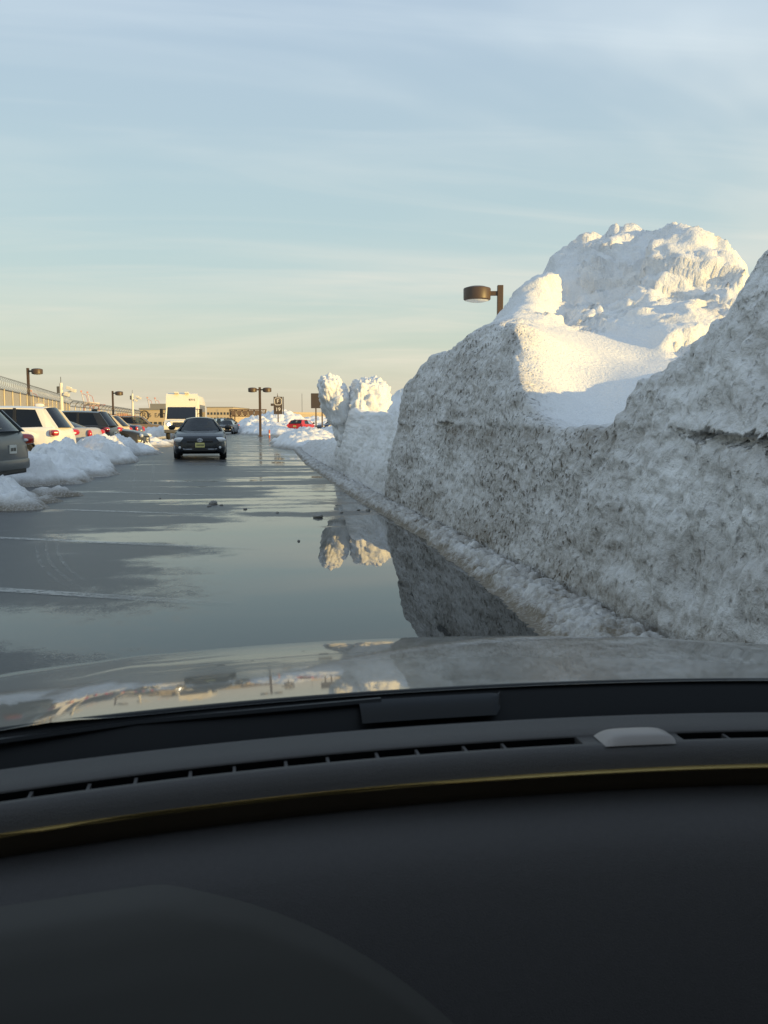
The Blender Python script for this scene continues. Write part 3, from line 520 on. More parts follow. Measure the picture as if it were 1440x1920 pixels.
heap('snow_heap', 'blue-shaded low snow spread at the near end of the right-hand kerb before the red car', [(4.6, 52, .95, 2.4, 8, 1.7), (3.6, 46, .75, 1.6, 6, 1.7), (5.2, 62, .8, 2.2, 8, 1.8), (7.5, 58, 1.1, 3, 9, 1.8)], .12, 161, .08)
heap('snow_heap', 'far strip of snow across the end of the lane', [(-1, 128, .8, 6, 3, 2), (4, 128, .7, 5, 3, 2)], .25, 171, .03)

# ------------------------------------------------------------------ vehicles
def interp(nodes, u): return np.interp(u, [n[0] for n in nodes], [n[1] for n in nodes])
KINDS = {
 'sedan': dict(L=4.80, W=1.82, H=1.47, belt=.99, wr=.33, ax=(.195, .785),
   top=[(0, .60), (.012, .70), (.04, .78), (.10, .86), (.20, .93), (.29, .985), (.5, 1.0), (.80, 1.04), (.86, 1.07), (.965, 1.06), (.985, 1.0), (1, .80)],
   wid=[(0, .66), (.015, .80), (.05, .92), (.12, .97), (.3, 1), (.7, 1), (.9, .97), (.97, .90), (1, .74)], bot=[(0, .30), (.04, .20), (.2, .18), (.8, .20), (.95, .26), (1, .40)],
   A=.27, rf=.425, rr=.70, D=.865, pil=(.0, .47, .88), roofw=.57),
 'suv': dict(L=4.65, W=1.88, H=1.70, belt=1.08, wr=.37, ax=(.19, .785),
   top=[(0, .66), (.012, .80), (.03, .92), (.09, 1.0), (.2, 1.05), (.28, 1.08), (.6, 1.10), (.9, 1.14), (.97, 1.14), (.985, 1.06), (1, .86)],
   wid=[(0, .70), (.015, .84), (.05, .94), (.12, .98), (.3, 1), (.75, 1), (.93, .98), (.98, .92), (1, .82)], bot=[(0, .36), (.04, .26), (.2, .24), (.8, .25), (.95, .32), (1, .46)],
   A=.26, rf=.40, rr=.90, D=.975, pil=(.0, .36, .66, .92), roofw=.74),
 'hatch': dict(L=4.35, W=1.80, H=1.55, belt=1.0, wr=.33, ax=(.195, .80),
   top=[(0, .60), (.012, .72), (.04, .82), (.10, .90), (.2, .96), (.28, 1.0), (.6, 1.03), (.9, 1.07), (.97, 1.06), (.985, 1.0), (1, .82)],
   wid=[(0, .68), (.015, .82), (.05, .93), (.12, .97), (.3, 1), (.75, 1), (.93, .97), (.98, .91), (1, .80)], bot=[(0, .30), (.04, .22), (.2, .19), (.8, .2), (.95, .28), (1, .42)],
   A=.25, rf=.40, rr=.87, D=.97, pil=(.0, .40, .78), roofw=.72),
}
_wheel = {}
def wheel_meshes(r, w=.215):
    if r not in _wheel:
        T = Matrix.Rotation(R_(90), 4, 'X'); b = MB(); b.lathe([(r * .60, -w / 2 + .02), (r * .90, -w / 2), (r * .985, -w / 2 + .035), (r, 0), (r * .985, w / 2 - .035), (r * .90, w / 2), (r * .60, w / 2 - .02)], 28, T)
        o = b.build('tyre', M['tyre'], None, True, 50); tm = o.data; bpy.data.objects.remove(o)
        b = MB(); b.lathe([(r * .58, -w / 2 + .02), (r * .62, w / 2 - .015), (r * .57, w / 2 - .02), (r * .55, w / 2 - .06), (.02, w / 2 - .065)], 24, T)
        for k in range(5):
            a = 2 * math.pi * k / 5; b.box((math.cos(a) * r * .30, -(w / 2 - .03), math.sin(a) * r * .30), (r * .56, .03, .055), ry=-a)
        for k in range(5):
            a = 2 * math.pi * k / 5; b.box((math.cos(a) * r * .30, (w / 2 - .03), math.sin(a) * r * .30), (r * .56, .03, .055), ry=-a)
        o = b.build('rim', M['rim'], None, True, 30); rm = o.data; bpy.data.objects.remove(o); _wheel[r] = (tm, rm)
    return _wheel[r]
def make_car(name, label, cat, kind, tail=None, nose=None, heading=0.0, pm='grey', H=None, tint='glass', group=None, plate='plate_w', rear_amber=False, lamp_shape='tall', roof_rails=False, z=0.0):
    """local frame: +x is the front, z up. tail / nose give the ground point of that end."""
    K = KINDS[kind]; L, W = K['L'], K['W']; H = H or K['H']; hx, hw = L / 2, W / 2; root = empty(name, rz=heading); f = Vector((math.cos(heading), math.sin(heading), 0))
    root.location = (Vector((tail[0], tail[1], z)) + f * hx) if tail is not None else (Vector((nose[0], nose[1], z)) - f * hx)
    tag(root, label, cat, group); P = M[pm]
    X = lambda u: hx - u * L
    ws = [(X(a), K['wr']) for a in K['ax']]; ra = K['wr'] * 1.14
    us = np.unique(np.concatenate([np.linspace(0, .06, 9), np.linspace(.06, .94, 74), np.linspace(.94, 1, 9)])); rows = []
    for u in us:
        zt = interp(K['top'], u); w = hw * interp(K['wid'], u); zb = interp(K['bot'], u); x = X(u); za = zb
        for (xw, r) in ws:
            if abs(x - xw) < ra: za = max(za, r + math.sqrt(ra * ra - (x - xw) ** 2))
        h = zt - za; hc = .02
        half = [(0, zb), (w * .58, zb), (w * .60, za), (w * .94, za), (w * .985, za + .10 * h), (w, za + .36 * h), (w * .992, za + .62 * h), (w * .955, za + .70 * h), (w * .955, za + .84 * h), (w * .93, za + .93 * h), (w * .86, zt), (w * .5, zt + hc), (0, zt + hc * 1.3)]
        rows.append([(x, y, zz) for y, zz in half] + [(x, -y, zz) for y, zz in half[-2:0:-1]])
    n = len(rows[0]); b = MB(); V = [p for r_ in rows for p in r_]; Fc = [(i * n + k, i * n + (k + 1) % n, (i + 1) * n + (k + 1) % n, (i + 1) * n + k) for i in range(len(rows) - 1) for k in range(n)]
    Fc += [tuple(range(n)), tuple((len(rows) - 1) * n + k for k in range(n - 1, -1, -1))]; b.add(V, Fc); body = b.build('body', P, root, True, 40)
    # greenhouse
    uA, uf, ur, uD = K['A'], K['rf'], K['rr'], K['D']; rw = hw * K['roofw']
    zt = lambda u: float(interp(K['top'], u)); bw = lambda u: hw * float(interp(K['wid'], u)) * .86
    rfz, rrz = H - .06, H - (.07 if kind != 'sedan' else .075)
    def base(t, s): u = uA + (uD - uA) * t; return Vector((X(u), s * bw(u), zt(u) - .005))
    def roof(t, s): u = uf + (ur - uf) * t; return Vector((X(u), s * rw * (1 - .05 * abs(2 * t - 1)), H - .075 - .03 * (2 * t - 1) ** 2))
    g = []
    for i in range(13):
        t = i / 12; a = roof(t, 1); row = []
        for j in range(11):
            s = 1 - 2 * j / 10; row.append(Vector((a.x, a.y * s, a.z + (H - a.z - (.012 + .03 * (2 * t - 1) ** 2)) * (1 - abs(s) ** 2.6) + 0)))
        g.append(row)
    rb = MB(); rb.grid(g); rb.grid([[p - Vector((0, 0, .035)) for p in r_] for r_ in g])
    for r_ in (g[0], g[-1]): rb.grid([r_, [p - Vector((0, 0, .035)) for p in r_]])
    for col in (0, -1): c_ = [r_[col] for r_ in g]; rb.grid([c_, [p - Vector((0, 0, .035)) for p in c_]])
    rp = rb.build('roof', P, root, True, 50)
    ts = list(K['pil']); wd = [.06] + [.07] * (len(ts) - 2) + [.16 if kind == 'sedan' else .20]
    for s in (1, -1):
        for i, t in enumerate(ts + [1.0] if kind != 'sedan' else ts + [1.0]):
            p0, p1 = base(t, s), roof(t, s); wv = .085 if t in (0, 1.0) else .055; off = Vector((0, s * .004, 0)); blackb = 0 < i < len(ts)
            q = MB(); d = Vector((wv, 0, 0)); inn = Vector((0, -s * .05, 0))
            p1 = p1 - Vector((0, 0, .005))
            q.add([p0 - d + off, p0 + d + off, p1 + d * .7 + off, p1 - d * .7 + off, p0 - d + inn, p0 + d + inn, p1 + d * .7 + inn, p1 - d * .7 + inn], [(0, 1, 2, 3), (7, 6, 5, 4), (0, 4, 5, 1), (1, 5, 6, 2), (2, 6, 7, 3), (3, 7, 4, 0)]); q.build('pillar', P if t in (0, 1.0) or i == len(ts) - 1 else M['black'], root)
        allT = ts + [1.0]
        for i in range(len(allT) - 1):
            t0, t1 = allT[i] + .012, allT[i + 1] - .012; inn = Vector((0, -s * .012, 0))
            if i == len(allT) - 2:      # body-coloured rear quarter behind the last window
                quarter = MB().add([base(t0, s) + Vector((0, s * .002, 0)), base(t1, s) + Vector((0, s * .002, 0)), roof(t1, s), roof(t0, s), base(t0, s) + inn * 3, base(t1, s) + inn * 3, roof(t1, s) + inn * 3, roof(t0, s) + inn * 3], [(0, 1, 2, 3), (7, 6, 5, 4), (0, 4, 5, 1), (1, 5, 6, 2), (2, 6, 7, 3), (3, 7, 4, 0)]); quarter.build('rear_quarter', P, root)
                continue
            MB().add([base(t0, s) + inn, base(t1, s) + inn, roof(t1, s) + inn, roof(t0, s) + inn], [(0, 1, 2, 3)]).build('side_window', M[tint if t0 > .3 else 'glass'], root)
    def screen(t, sg, nm, mt):
        rws = []
        for i in range(6):
            k = i / 5; a, c_ = base(t, 1).lerp(roof(t, 1), k), base(t, -1).lerp(roof(t, -1), k); row = []
            for j in range(11):
                v = j / 10; p = a.lerp(c_, .03 + .94 * v); p.x += sg * .16 * (1 - (2 * v - 1) ** 2) * (1 - .45 * k); p.z += (.018 * (1 - k) + .05 * k) * (1 - abs(2 * v - 1) ** 2.4); row.append(p)
            rws.append(row)
        return MB().grid(rws).build(nm, M[mt], root, True, 60)
    screen(0, 1, 'windscreen', 'glass'); screen(1.0, -1, 'rear_window', tint)
    ib = MB(); zi = zt(.5) + .035
    ib.add([base(.04, 1) + Vector((0, -.06, .04)), base(.04, -1) + Vector((0, .06, .04)), base(.97, -1) + Vector((0, .06, .04)), base(.97, 1) + Vector((0, -.06, .04))], [(0, 1, 2, 3)])
    for t in ((.36, .74) if kind != 'sedan' else (.38, .72)):
        for s in (1, -1):
            c_ = base(t, s * .5); ib.box((c_.x, s * hw * .42, zi + .04), (.16, .46, .16), ry=.2); ib.box((c_.x - .05, s * hw * .42, zi + .19), (.10, .26, .16), ry=.2)
    ib.build('interior', M['inside'], root)
    # wheels
    for (xw, r) in ws:
        for s in (1, -1):
            wh = empty('wheel', (xw, s * (hw - .125), r)); wh.parent = root
            tm, rm = wheel_meshes(r); t_ = link('tyre', tm, None, wh); r_ = link('rim', rm, None, wh)
    # front
    for s in (1, -1):
        m3 = Matrix.Rotation(s * -.55, 3, 'Z') @ Matrix.Rotation(.35, 3, 'Y')
        q = MB().ell((X(.026), s * hw * .70, zt(.03) - .075), (.085, .25, .085), m3, p=.8).build('headlight', M['clear_lens'], root, True)
        MB().ell((X(.055) + .075, s * hw * .70, zt(.03) - .085), (.05, .05, .05), None, 10, 6).build('lamp_bulb', M['chrome'], q, True)
        MB().ell((X(.012) - .01, s * hw * .70, .42), (.05, .075, .06), None).build('fog_light', M['clear_lens'], root, True)
        mr_ = MB().ell((base(.13, s).x, s * (hw + .07), zt(.3) + .10), (.075, .125, .085), None, p=.8).build('door_mirror', M['black'] if pm != 'white' else P, root, True)
        for uu in (.46, .66): MB().box((X(uu), s * (hw * 1.0), zt(.5) - .17), (.20, .025, .032), bev=.008).build('door_handle', P, root)
    MB().box((X(.004), 0, zt(.02) - .10), (.07, hw * .95, .075), bev=.02).build('grille', M['black'], root)
    MB().box((X(.0) - .01, 0, .345), (.06, hw * 1.15, .13), bev=.03).build('air_intake', M['black'], root)
    # rear
    for s in (1, -1):
        if lamp_shape == 'wrap':
            zt_ = zt(.97) - .17
            m3 = Matrix.Rotation(s * .62, 3, 'Z')
            q = MB().ell((X(.968), s * hw * .86, zt_), (.12, .27, .10), m3, p=.62).build('tail_light', M['red_lens'], root, True)
            MB().ell((X(.975) - .07, s * hw * .80, zt_ - .02), (.055, .06, .03), m3, 10, 6, .7).build('reversing_lamp', M['clear_lens'], q, True)
            if rear_amber: MB().ell((X(.968) - .01, s * hw * .885, zt_ - .045), (.115, .25, .06), m3, p=.62).build('indicator', M['amber_lens'], q, True)
        else:
            MB().ell((X(.985), s * hw * .83, zt(.96) - .20), (.08, .13, .15), Matrix.Rotation(s * .5, 3, 'Z'), p=.7).build('tail_light', M['red_lens'], root, True)
    MB().box((X(1.0) + .015, 0, .52), (.10, hw * 1.66, .20), bev=.05).build('rear_bumper', P, root, True, 40)
    MB().box((X(1.0) + .06, 0, .40), (.10, hw * 1.5, .12), bev=.03).build('bumper_skirt', M['black'], root)
    pl = MB().box((X(1.0) - .012, 0, .80 if kind != 'sedan' else .74), (.02, .31, .155)).build('number_plate', M[plate], root)
    pf = MB().box((X(0.0) + .028, 0, .50), (.02, .31, .155)).build('number_plate', M[plate], root)
    for pp, xx, zz in ((pl, X(1.0) - .0235, .80 if kind != 'sedan' else .74), (pf, X(0) + .0395, .50)):
        bb = MB(); [bb.box((xx, yy, zz - .005), (.003, .028, .06)) for yy in (-.10, -.06, -.02, .03, .07, .11)]; bb.build('plate_characters', M['plate_ink'], pp)
    if roof_rails:
        for s in (1, -1): MB().tube([roof(.08, s * .93) + Vector((0, 0, .04)), roof(.5, s * .93) + Vector((0, 0, .075)), roof(.92, s * .93) + Vector((0, 0, .04))], .018, 6).build('roof_rail', M['black'], root)
    if kind == 'suv': MB().ell(tuple(roof(.86, 0) + Vector((0, 0, .10))), (.14, .03, .05)).build('antenna_fin', P, root, True)
    return root
HD = R_(172)
make_car('hatchback', 'grey hatchback cut off by the left edge, tail towards the lane', 'car', 'suv', tail=(-3.85, 16.9), heading=HD, pm='grey', H=1.62, tint='glass', lamp_shape='wrap', rear_amber=True)
make_car('off_roader', 'white off-roader with dark side windows, second parked car from the left', 'car', 'suv', tail=(-4.66, 27.3), heading=HD, pm='white', H=1.76, tint='glass_dark', lamp_shape='wrap')
make_car('sedan', 'silver sedan tucked between the white off-roader and the dark estate', 'car', 'sedan', tail=(-4.55, 32.6), heading=HD, pm='silver', H=1.52)
make_car('estate_car', 'dark estate car behind the silver sedan with its red tail lamp showing', 'car', 'suv', tail=(-4.55, 37.4), heading=HD, pm='darkp', H=1.74, tint='glass_dark', lamp_shape='wrap')
make_car('hatchback', 'cream sunlit hatchback just beyond the dark estate in the left row', 'car', 'hatch', tail=(-4.75, 43.8), heading=HD, pm='cream', H=1.62)
make_car('sedan', 'dark low car nose out to the lane between the dark estate and cream hatchback', 'car', 'sedan', nose=(-3.6, 40.8), heading=R_(-8), pm='darkp', H=1.40)
make_car('sedan', 'navy sedan in shade past the cream hatchback', 'car', 'sedan', tail=(-4.9, 52), heading=HD, pm='navy', H=1.45)
make_car('off_roader', 'taupe off-roader seen side on at the far end of the left row', 'car', 'suv', nose=(-5.4, 78), heading=R_(4), pm='tan', H=1.75, tint='glass_dark', roof_rails=True)
make_car('sedan', 'dark blue-grey sedan head on in the lane with a yellow plate', 'car', 'sedan', nose=(-.97, 30.6), heading=R_(-90 + 1.2), pm='slate', plate='plate_y')
make_car('hatchback', 'small red car with lit-looking tail seen from behind near the lot sign', 'car', 'hatch', tail=(6.55, 90), heading=R_(64), pm='red', H=1.50, plate='plate_y')
make_car('off_roader', 'navy off-roader parked right of the red car beneath the half-hidden sign', 'car', 'suv', nose=(8.2, 82), heading=R_(-155), pm='navy', H=1.72)
make_car('off_roader', 'black off-roader far down the lane to the right of the oncoming sedan', 'car', 'suv', nose=(.9, 112), heading=R_(-60), pm='darkp', H=1.72)
make_car('sedan', 'dark sedan partly hidden behind the oncoming car on its right side', 'car', 'sedan', nose=(-.55, 92), heading=R_(-100), pm='darkp')

def emblem_and_trim():
    car = [o for o in bpy.data.objects if o.get('label', '').startswith('dark blue-grey sedan head on')][0]
    for k, (ry, rz, c) in enumerate(((.085, .058, 0), (.05, .052, .0), (.03, .056, 0))):
        pts = [(2.40 + .028, c + ry * math.cos(a), .665 + (.012 if k == 1 else 0) + rz * (.45 if k == 1 else 1) * math.sin(a)) for a in np.linspace(0, 2 * math.pi, 25)]
        MB().tube(pts, .008, 6, False).build('emblem_ring', M['chrome'], car)
    for s in (1, -1): MB().tube([(2.36, s * .66, .395), (2.41, s * .50, .36), (2.425, s * .26, .36)], .011, 6).build('chrome_strip', M['chrome'], car)
emblem_and_trim()

def make_bus():
    c = at(341, 790, 62); root = empty('shuttle_bus', (float(c[0]), float(c[1]), 0), R_(-92.5)); tag(root, 'cream white shuttle bus with a lit headlamp behind the oncoming sedan', 'bus')
    P = M['vanw']; hw = 1.17
    # passenger body, rounded loft
    rows = []
    for x, k in ((-.55, .93), (-.75, .98), (-1.2, 1.0), (-4, 1.0), (-7.0, 1.0), (-7.15, .95)):
        o = [(-hw, .55), (-hw, 2.1), (-hw * .97, 2.75), (-hw * .86, 3.12), (-hw * .6, 3.28), (0, 3.34)]; half = [(y * k, z if z < 1 else .55 + (z - .55) * (.97 + .03 * (k > .99))) for y, z in o]
        rows.append([(x, y, z) for y, z in half] + [(x, -y, z) for y, z in half[-2::-1]])
    n = len(rows[0]); b = MB(); b.grid(rows); b.add(rows[0], [tuple(range(n))]); b.add(rows[-1], [tuple(range(n))])
    b.grid([[r_[0], r_[-1]] for r_ in rows]); b.build('body', P, root, True, 30)
    # cab: doors, bonnet
    cab = MB(); cab.prism([(-.6, .5), (1.35, .5), (1.35, .95), (1.25, 1.20), (.62, 1.42), (.05, 2.30), (-.6, 2.42)], 'y', -1.08, 1.08); cab.build('cab', P, root)
    MB().box((.98, 0, 1.18), (.72, 1.36, .34), bev=.10).build('bonnet', P, root, True, 40)
    capb = MB(); capb.prism([(-.62, 2.36), (.02, 2.30), (-.02, 2.62), (-.16, 2.95), (-.40, 3.22), (-.62, 3.28)], 'y', -1.06, 1.06); capb.build('roof_cap', P, root, True, 30)
    for s in (1, -1): MB().box((-.28, s * .35, 3.23), (.55, .30, .10), bev=.04, ry=-.25).build('roof_hatch', P, root)
    th = math.atan2(.88, -.57); w = MB().add([(.612, .99, 1.455), (.612, -.99, 1.455), (.078, -.96, 2.285), (.078, .96, 2.285)], [(0, 1, 2, 3)]); w.build('windscreen', M['glass_dark'], root)
    for s in (1, -1): MB().tube([(.62, s * 1.03, 1.45), (.08, s * 1.0, 2.31)], .05, 6).build('screen_pillar', P, root)
    MB().box((1.36, 0, 1.06), (.06, .92, .34), bev=.02).build('grille', M['black'], root)
    gb = MB(); [gb.box((1.395, 0, .94 + .06 * k), (.01, .88, .018)) for k in range(5)]; gb.build('grille_bars', M['chrome'], root)
    for s in (1, -1):
        h = MB().ell((1.34, s * .74, 1.08), (.06, .16, .14), p=.8).build('headlight', M['clear_lens'], root, True)
        MB().ell((1.38, s * .74, 1.08), (.035, .11, .10), p=.9).build('lit_lens', M['lit_lamp'], h, True)
    MB().box((1.40, 0, .62), (.18, 2.05, .24), bev=.05).build('front_bumper', M['galv'], root)
    for xw in (.72, -5.2):
        for s in (1, -1):
            wh = empty('wheel', (xw, s * .88, .40)); wh.parent = root; tm, rm = wheel_meshes(.40); link('tyre', tm, None, wh); link('rim', rm, None, wh)
    for s in (1, -1):
        m_ = MB(); m_.tube([(.3, s * 1.0, 1.75), (.35, s * 1.28, 1.85)], .025, 6); m_.tube([(.3, s * 1.0, 2.15), (.35, s * 1.28, 2.1)], .02, 6); arm = m_.build('mirror_arm', M['black'], root)
        MB().box((.35, s * 1.33, 1.85), (.10, .22, .62), bev=.03).build('mirror', M['black'], arm)
        for k in range(4): MB().box((-1.7 - 1.25 * k, s * (hw + .004), 2.05), (1.05, .03, .85), bev=.01).build('side_window', M['glass_dark'], root)
        MB().add([(.20, s * 1.084, 1.42), (-.50, s * 1.084, 1.42), (-.50, s * 1.084, 2.2), (-.08, s * 1.084, 2.2)], [(0, 1, 2, 3)]).build('door_window', M['glass_dark'], root)
        MB().box((-4, s * (hw + .003), .72), (6.2, .02, .30)).build('skirt_band', M['galv'], root)
    me = text_mesh('8715', .22); o = link('fleet_number', me, M['ink'], root); o.location = (-.045 + .012, -.78 * -1, 2.78 - .02); o.rotation_euler = (R_(90 - 12), 0, R_(90)); o.location = (-.075, .72, 2.78)
    MB().box((.45, -.25, 1.60), (.02, .55, .03), rx=.1).build('wiper', M['black'], root)
make_bus()

# ------------------------------------------------------------------ lamps, signs, fence, far things
def lamp_post(label, px, py, d, arms, rz=0.0, post_w=.16):
    p = at(px, py, d); h = float(p[2]); root = empty('lamp_post', (float(p[0]), float(p[1]), 0), -YAW + rz); tag(root, label, 'lamp post', 'bronze lot lamps')
    MB().box((0, 0, h / 2), (post_w, post_w, h), bev=.012).build('post', M['bronze'], root); MB().box((0, 0, .03), (.42, .42, .06), bev=.01).build('base_plate', M['bronze'], root)
    for s in arms:
        MB().box((s * .17, 0, h - .22), (.22, .09, .12)).build('arm', M['bronze'], root)
        hd = MB().lathe([(.34, -.20), (.375, -.17), (.38, .10), (.365, .13), (.22, .175), (.02, .19)], 28, Matrix.Translation((s * .64, 0, h - .21))).build('lamp_head', M['bronze'], root, True, 30)
        MB().lathe([(.02, -.255), (.20, -.24), (.32, -.205), (.33, -.195)], 24, Matrix.Translation((s * .64, 0, h - .21))).build('lens', M['lens'], hd, True)
lamp_post('bronze single lamp showing just its drum head above the near snow bank', 938, 535, 25, (-1,))
lamp_post('tall bronze lamp at the left edge, drum head reaching right over the fence', 52, 690, 62, (1,))
lamp_post('smaller bronze lamp with one head, standing beyond the cream hatchback', 211, 733, 88, (1,))
lamp_post('twin-headed bronze lamp rising from the sunlit snow mound', 487, 726, 78, (1, -1), post_w=.20)

def lot_sign():
    p = at(521, 742, 95); x, y, h = map(float, p); root = empty('lot_sign', (x, y, 0), -YAW + R_(4)); tag(root, 'brown lot sign on a post reading F and 19 in front of the snow mound', 'sign')
    MB().box((0, 0, (h - 1.9) / 2), (.12, .12, h - 1.9)).build('post', M['sign_post'], root)
    b = MB().box((0, 0, h - 1.03), (.92, .12, 1.85), bev=.02).build('board', M['sign_brown'], root)
    MB().box((.56, .05, h - 1.03), (.10, .14, 1.85)).build('side_board', M['sign_brown'], root)
    MB().box((-.62, .0, h - .95), (.30, .16, .26), bev=.03).build('lamp_box', M['sign_brown'], root); MB().tube([(0, 0, h - .1), (0, 0, h + .1)], .03, 6).build('finial', M['sign_post'], root)
    def ring(w, hh, t, z0, rr):
        out = []
        for cx, cz, a0 in ((w / 2 - rr, hh / 2 - rr, 0), (-w / 2 + rr, hh / 2 - rr, 90), (-w / 2 + rr, -hh / 2 + rr, 180), (w / 2 - rr, -hh / 2 + rr, 270)):
            out += [(cx + rr * math.cos(R_(a0 + k * 15)), -.066, z0 + cz + rr * math.sin(R_(a0 + k * 15))) for k in range(7)]
        return MB().tube(out + [out[0]], t, 6, False)
    ring(.70, .74, .035, h - .60, .18).build('symbol_frame', M['sign_white'], b)
    for tx, sz, z in (('F', .58, h - .60), ('19', .56, h - 1.46)):
        o = link('lettering', text_mesh(tx, sz), M['sign_white'], b); o.location = (0, -.068, z); o.rotation_euler = (R_(90), 0, 0)
lot_sign()
def half_sign():
    p = at(592, 736, 60); x, y, h = map(float, p); root = empty('board_sign', (x, y, 0), -YAW); tag(root, 'brown sign board on two posts half hidden behind the egg-shaped snow lump', 'sign')
    MB().box((.15, 0, h - .55), (.95, .08, 1.0), bev=.015).build('board', M['sign_brown'], root)
    for s in (.0, .42): MB().box((s, .03, (h - .6) / 2), (.09, .09, h - .6)).build('post', M['sign_post'], root)
half_sign()
def marker(px, py, d, label):
    p = at(px, py, d); root = empty('delineator', (float(p[0]), float(p[1]), 0)); tag(root, label, 'marker post')
    h = float(p[2]); MB().tube([(0, 0, 0), (0, 0, h)], .06, 8).build('stem', M['orange_mark'], root); MB().tube([(0, 0, h * .35), (0, 0, h * .55)], .066, 8).build('band', M['sign_white'], root)
marker(505, 806, 70, 'short red marker post in snow left of the lot sign'); marker(560, 812, 52, 'short dark red marker post in snow below the red car')

def chain_mat(name, solid):
    m, nt, b = new_mat(name); L = nt.links.new; v = obj_coord(nt); out = nt.nodes['Material Output']
    w = nt.nodes.new('ShaderNodeTexWave'); w.wave_type = 'BANDS'; w.bands_direction = 'Y'; w.inputs['Scale'].default_value = 4.0; w.inputs['Distortion'].default_value = .6; L(v, w.inputs['Vector'])
    mr = nt.nodes.new('ShaderNodeMapRange'); mr.inputs[3].default_value = max(0, solid - .22); mr.inputs[4].default_value = min(1, solid + .18); L(w.outputs['Fac'], mr.inputs[0])
    b.inputs['Base Color'].default_value = (.33, .29, .22, 1); b.inputs['Roughness'].default_value = .7
    t = nt.nodes.new('ShaderNodeBsdfTransparent'); mx = nt.nodes.new('ShaderNodeMixShader'); L(mr.outputs[0], mx.inputs[0]); L(t.outputs[0], mx.inputs[1]); L(b.outputs[0], mx.inputs[2]); L(mx.outputs[0], out.inputs[0]); return m
M['mesh_dense'] = chain_mat('slatted_chain_link', .80); M['mesh_open'] = chain_mat('open_chain_link', .30)
def fence(p0, p1, h, label, mat, n, coil, arms):
    a, b_ = Vector((*p0, 0)), Vector((*p1, 0)); d = b_ - a; Ln = d.length; root = empty('security_fence', a, math.atan2(d.y, d.x) - math.pi / 2); tag(root, label, 'fence')   # local +y runs along
    MB().add([(0, 0, .05), (0, Ln, .05), (0, Ln, h), (0, 0, h)], [(0, 1, 2, 3)]).build('mesh_panel', mat, root)
    for k in range(n + 1):
        y = Ln * k / n; po = MB().tube([(0, y, 0), (0, y, h + .05)], .045, 6).build('post', M['galv'], root)
        if arms: MB().tube([(0, y, h), (.12, y, h + .30), (.34, y, h + .46)], .03, 5).build('barb_arm', M['galv'], po)
    for z in (h, h * .5): MB().tube([(0, 0, z), (0, Ln, z)], .028, 5).build('rail', M['galv'], root)
    if arms:
        for q in ((.12, .30), (.24, .39), (.34, .46)): MB().tube([(q[0], 0, h + q[1]), (q[0], Ln, h + q[1])], .018, 4).build('barbed_wire', M['galv'], root)
    if coil:
        tn = int(Ln / .62); pts = [(.26 * math.cos(2 * math.pi * k / 10), Ln * k / (tn * 10), h + .30 + .30 * math.sin(2 * math.pi * k / 10)) for k in range(tn * 10 + 1)]
        MB().tube(pts, .008, 3, False).build('razor_wire_coil', M['galv'], root, fix=False)
fence((-9.6, 36), (-13.2, 78.4), 2.75, 'tan slatted security fence topped with coiled razor wire behind the parked cars', M['mesh_dense'], 16, True, False)
fence((-13.2, 78.6), (-15.2, 175), 2.55, 'open chain-link fence with bent barbed arms running on past the slatted fence', M['mesh_open'], 30, True, True)

def camera_pole(px, py, d, label):
    p = at(px, py, d); h = float(p[2]); root = empty('camera_pole', (float(p[0]), float(p[1]), 0), -YAW); tag(root, label, 'camera pole', 'white camera poles')
    MB().tube([(0, 0, 0), (0, 0, h)], [.15, .12], 10).build('mast', M['white_pole'], root); MB().tube([(0, 0, h), (0, 0, h + .45)], .025, 5).build('aerial', M['galv'], root)
    MB().tube([(0, 0, h - .75), (.75, 0, h - .62)], .05, 6).build('bracket', M['white_pole'], root)
    for dx, dz in ((.62, -.38), (.95, -.55), (.45, -.85)): MB().box((dx, -.1, h + dz), (.36, .30, .24), bev=.03, ry=.3).build('floodlight', M['white_pole'], root)
    MB().box((-.2, 0, h - .5), (.18, .2, .5), bev=.02).build('junction_box', M['galv'], root)
camera_pole(114, 718, 66, 'white camera pole with floodlights above the slatted fence'); camera_pole(248, 738, 112, 'white camera pole beside the far boxy building')

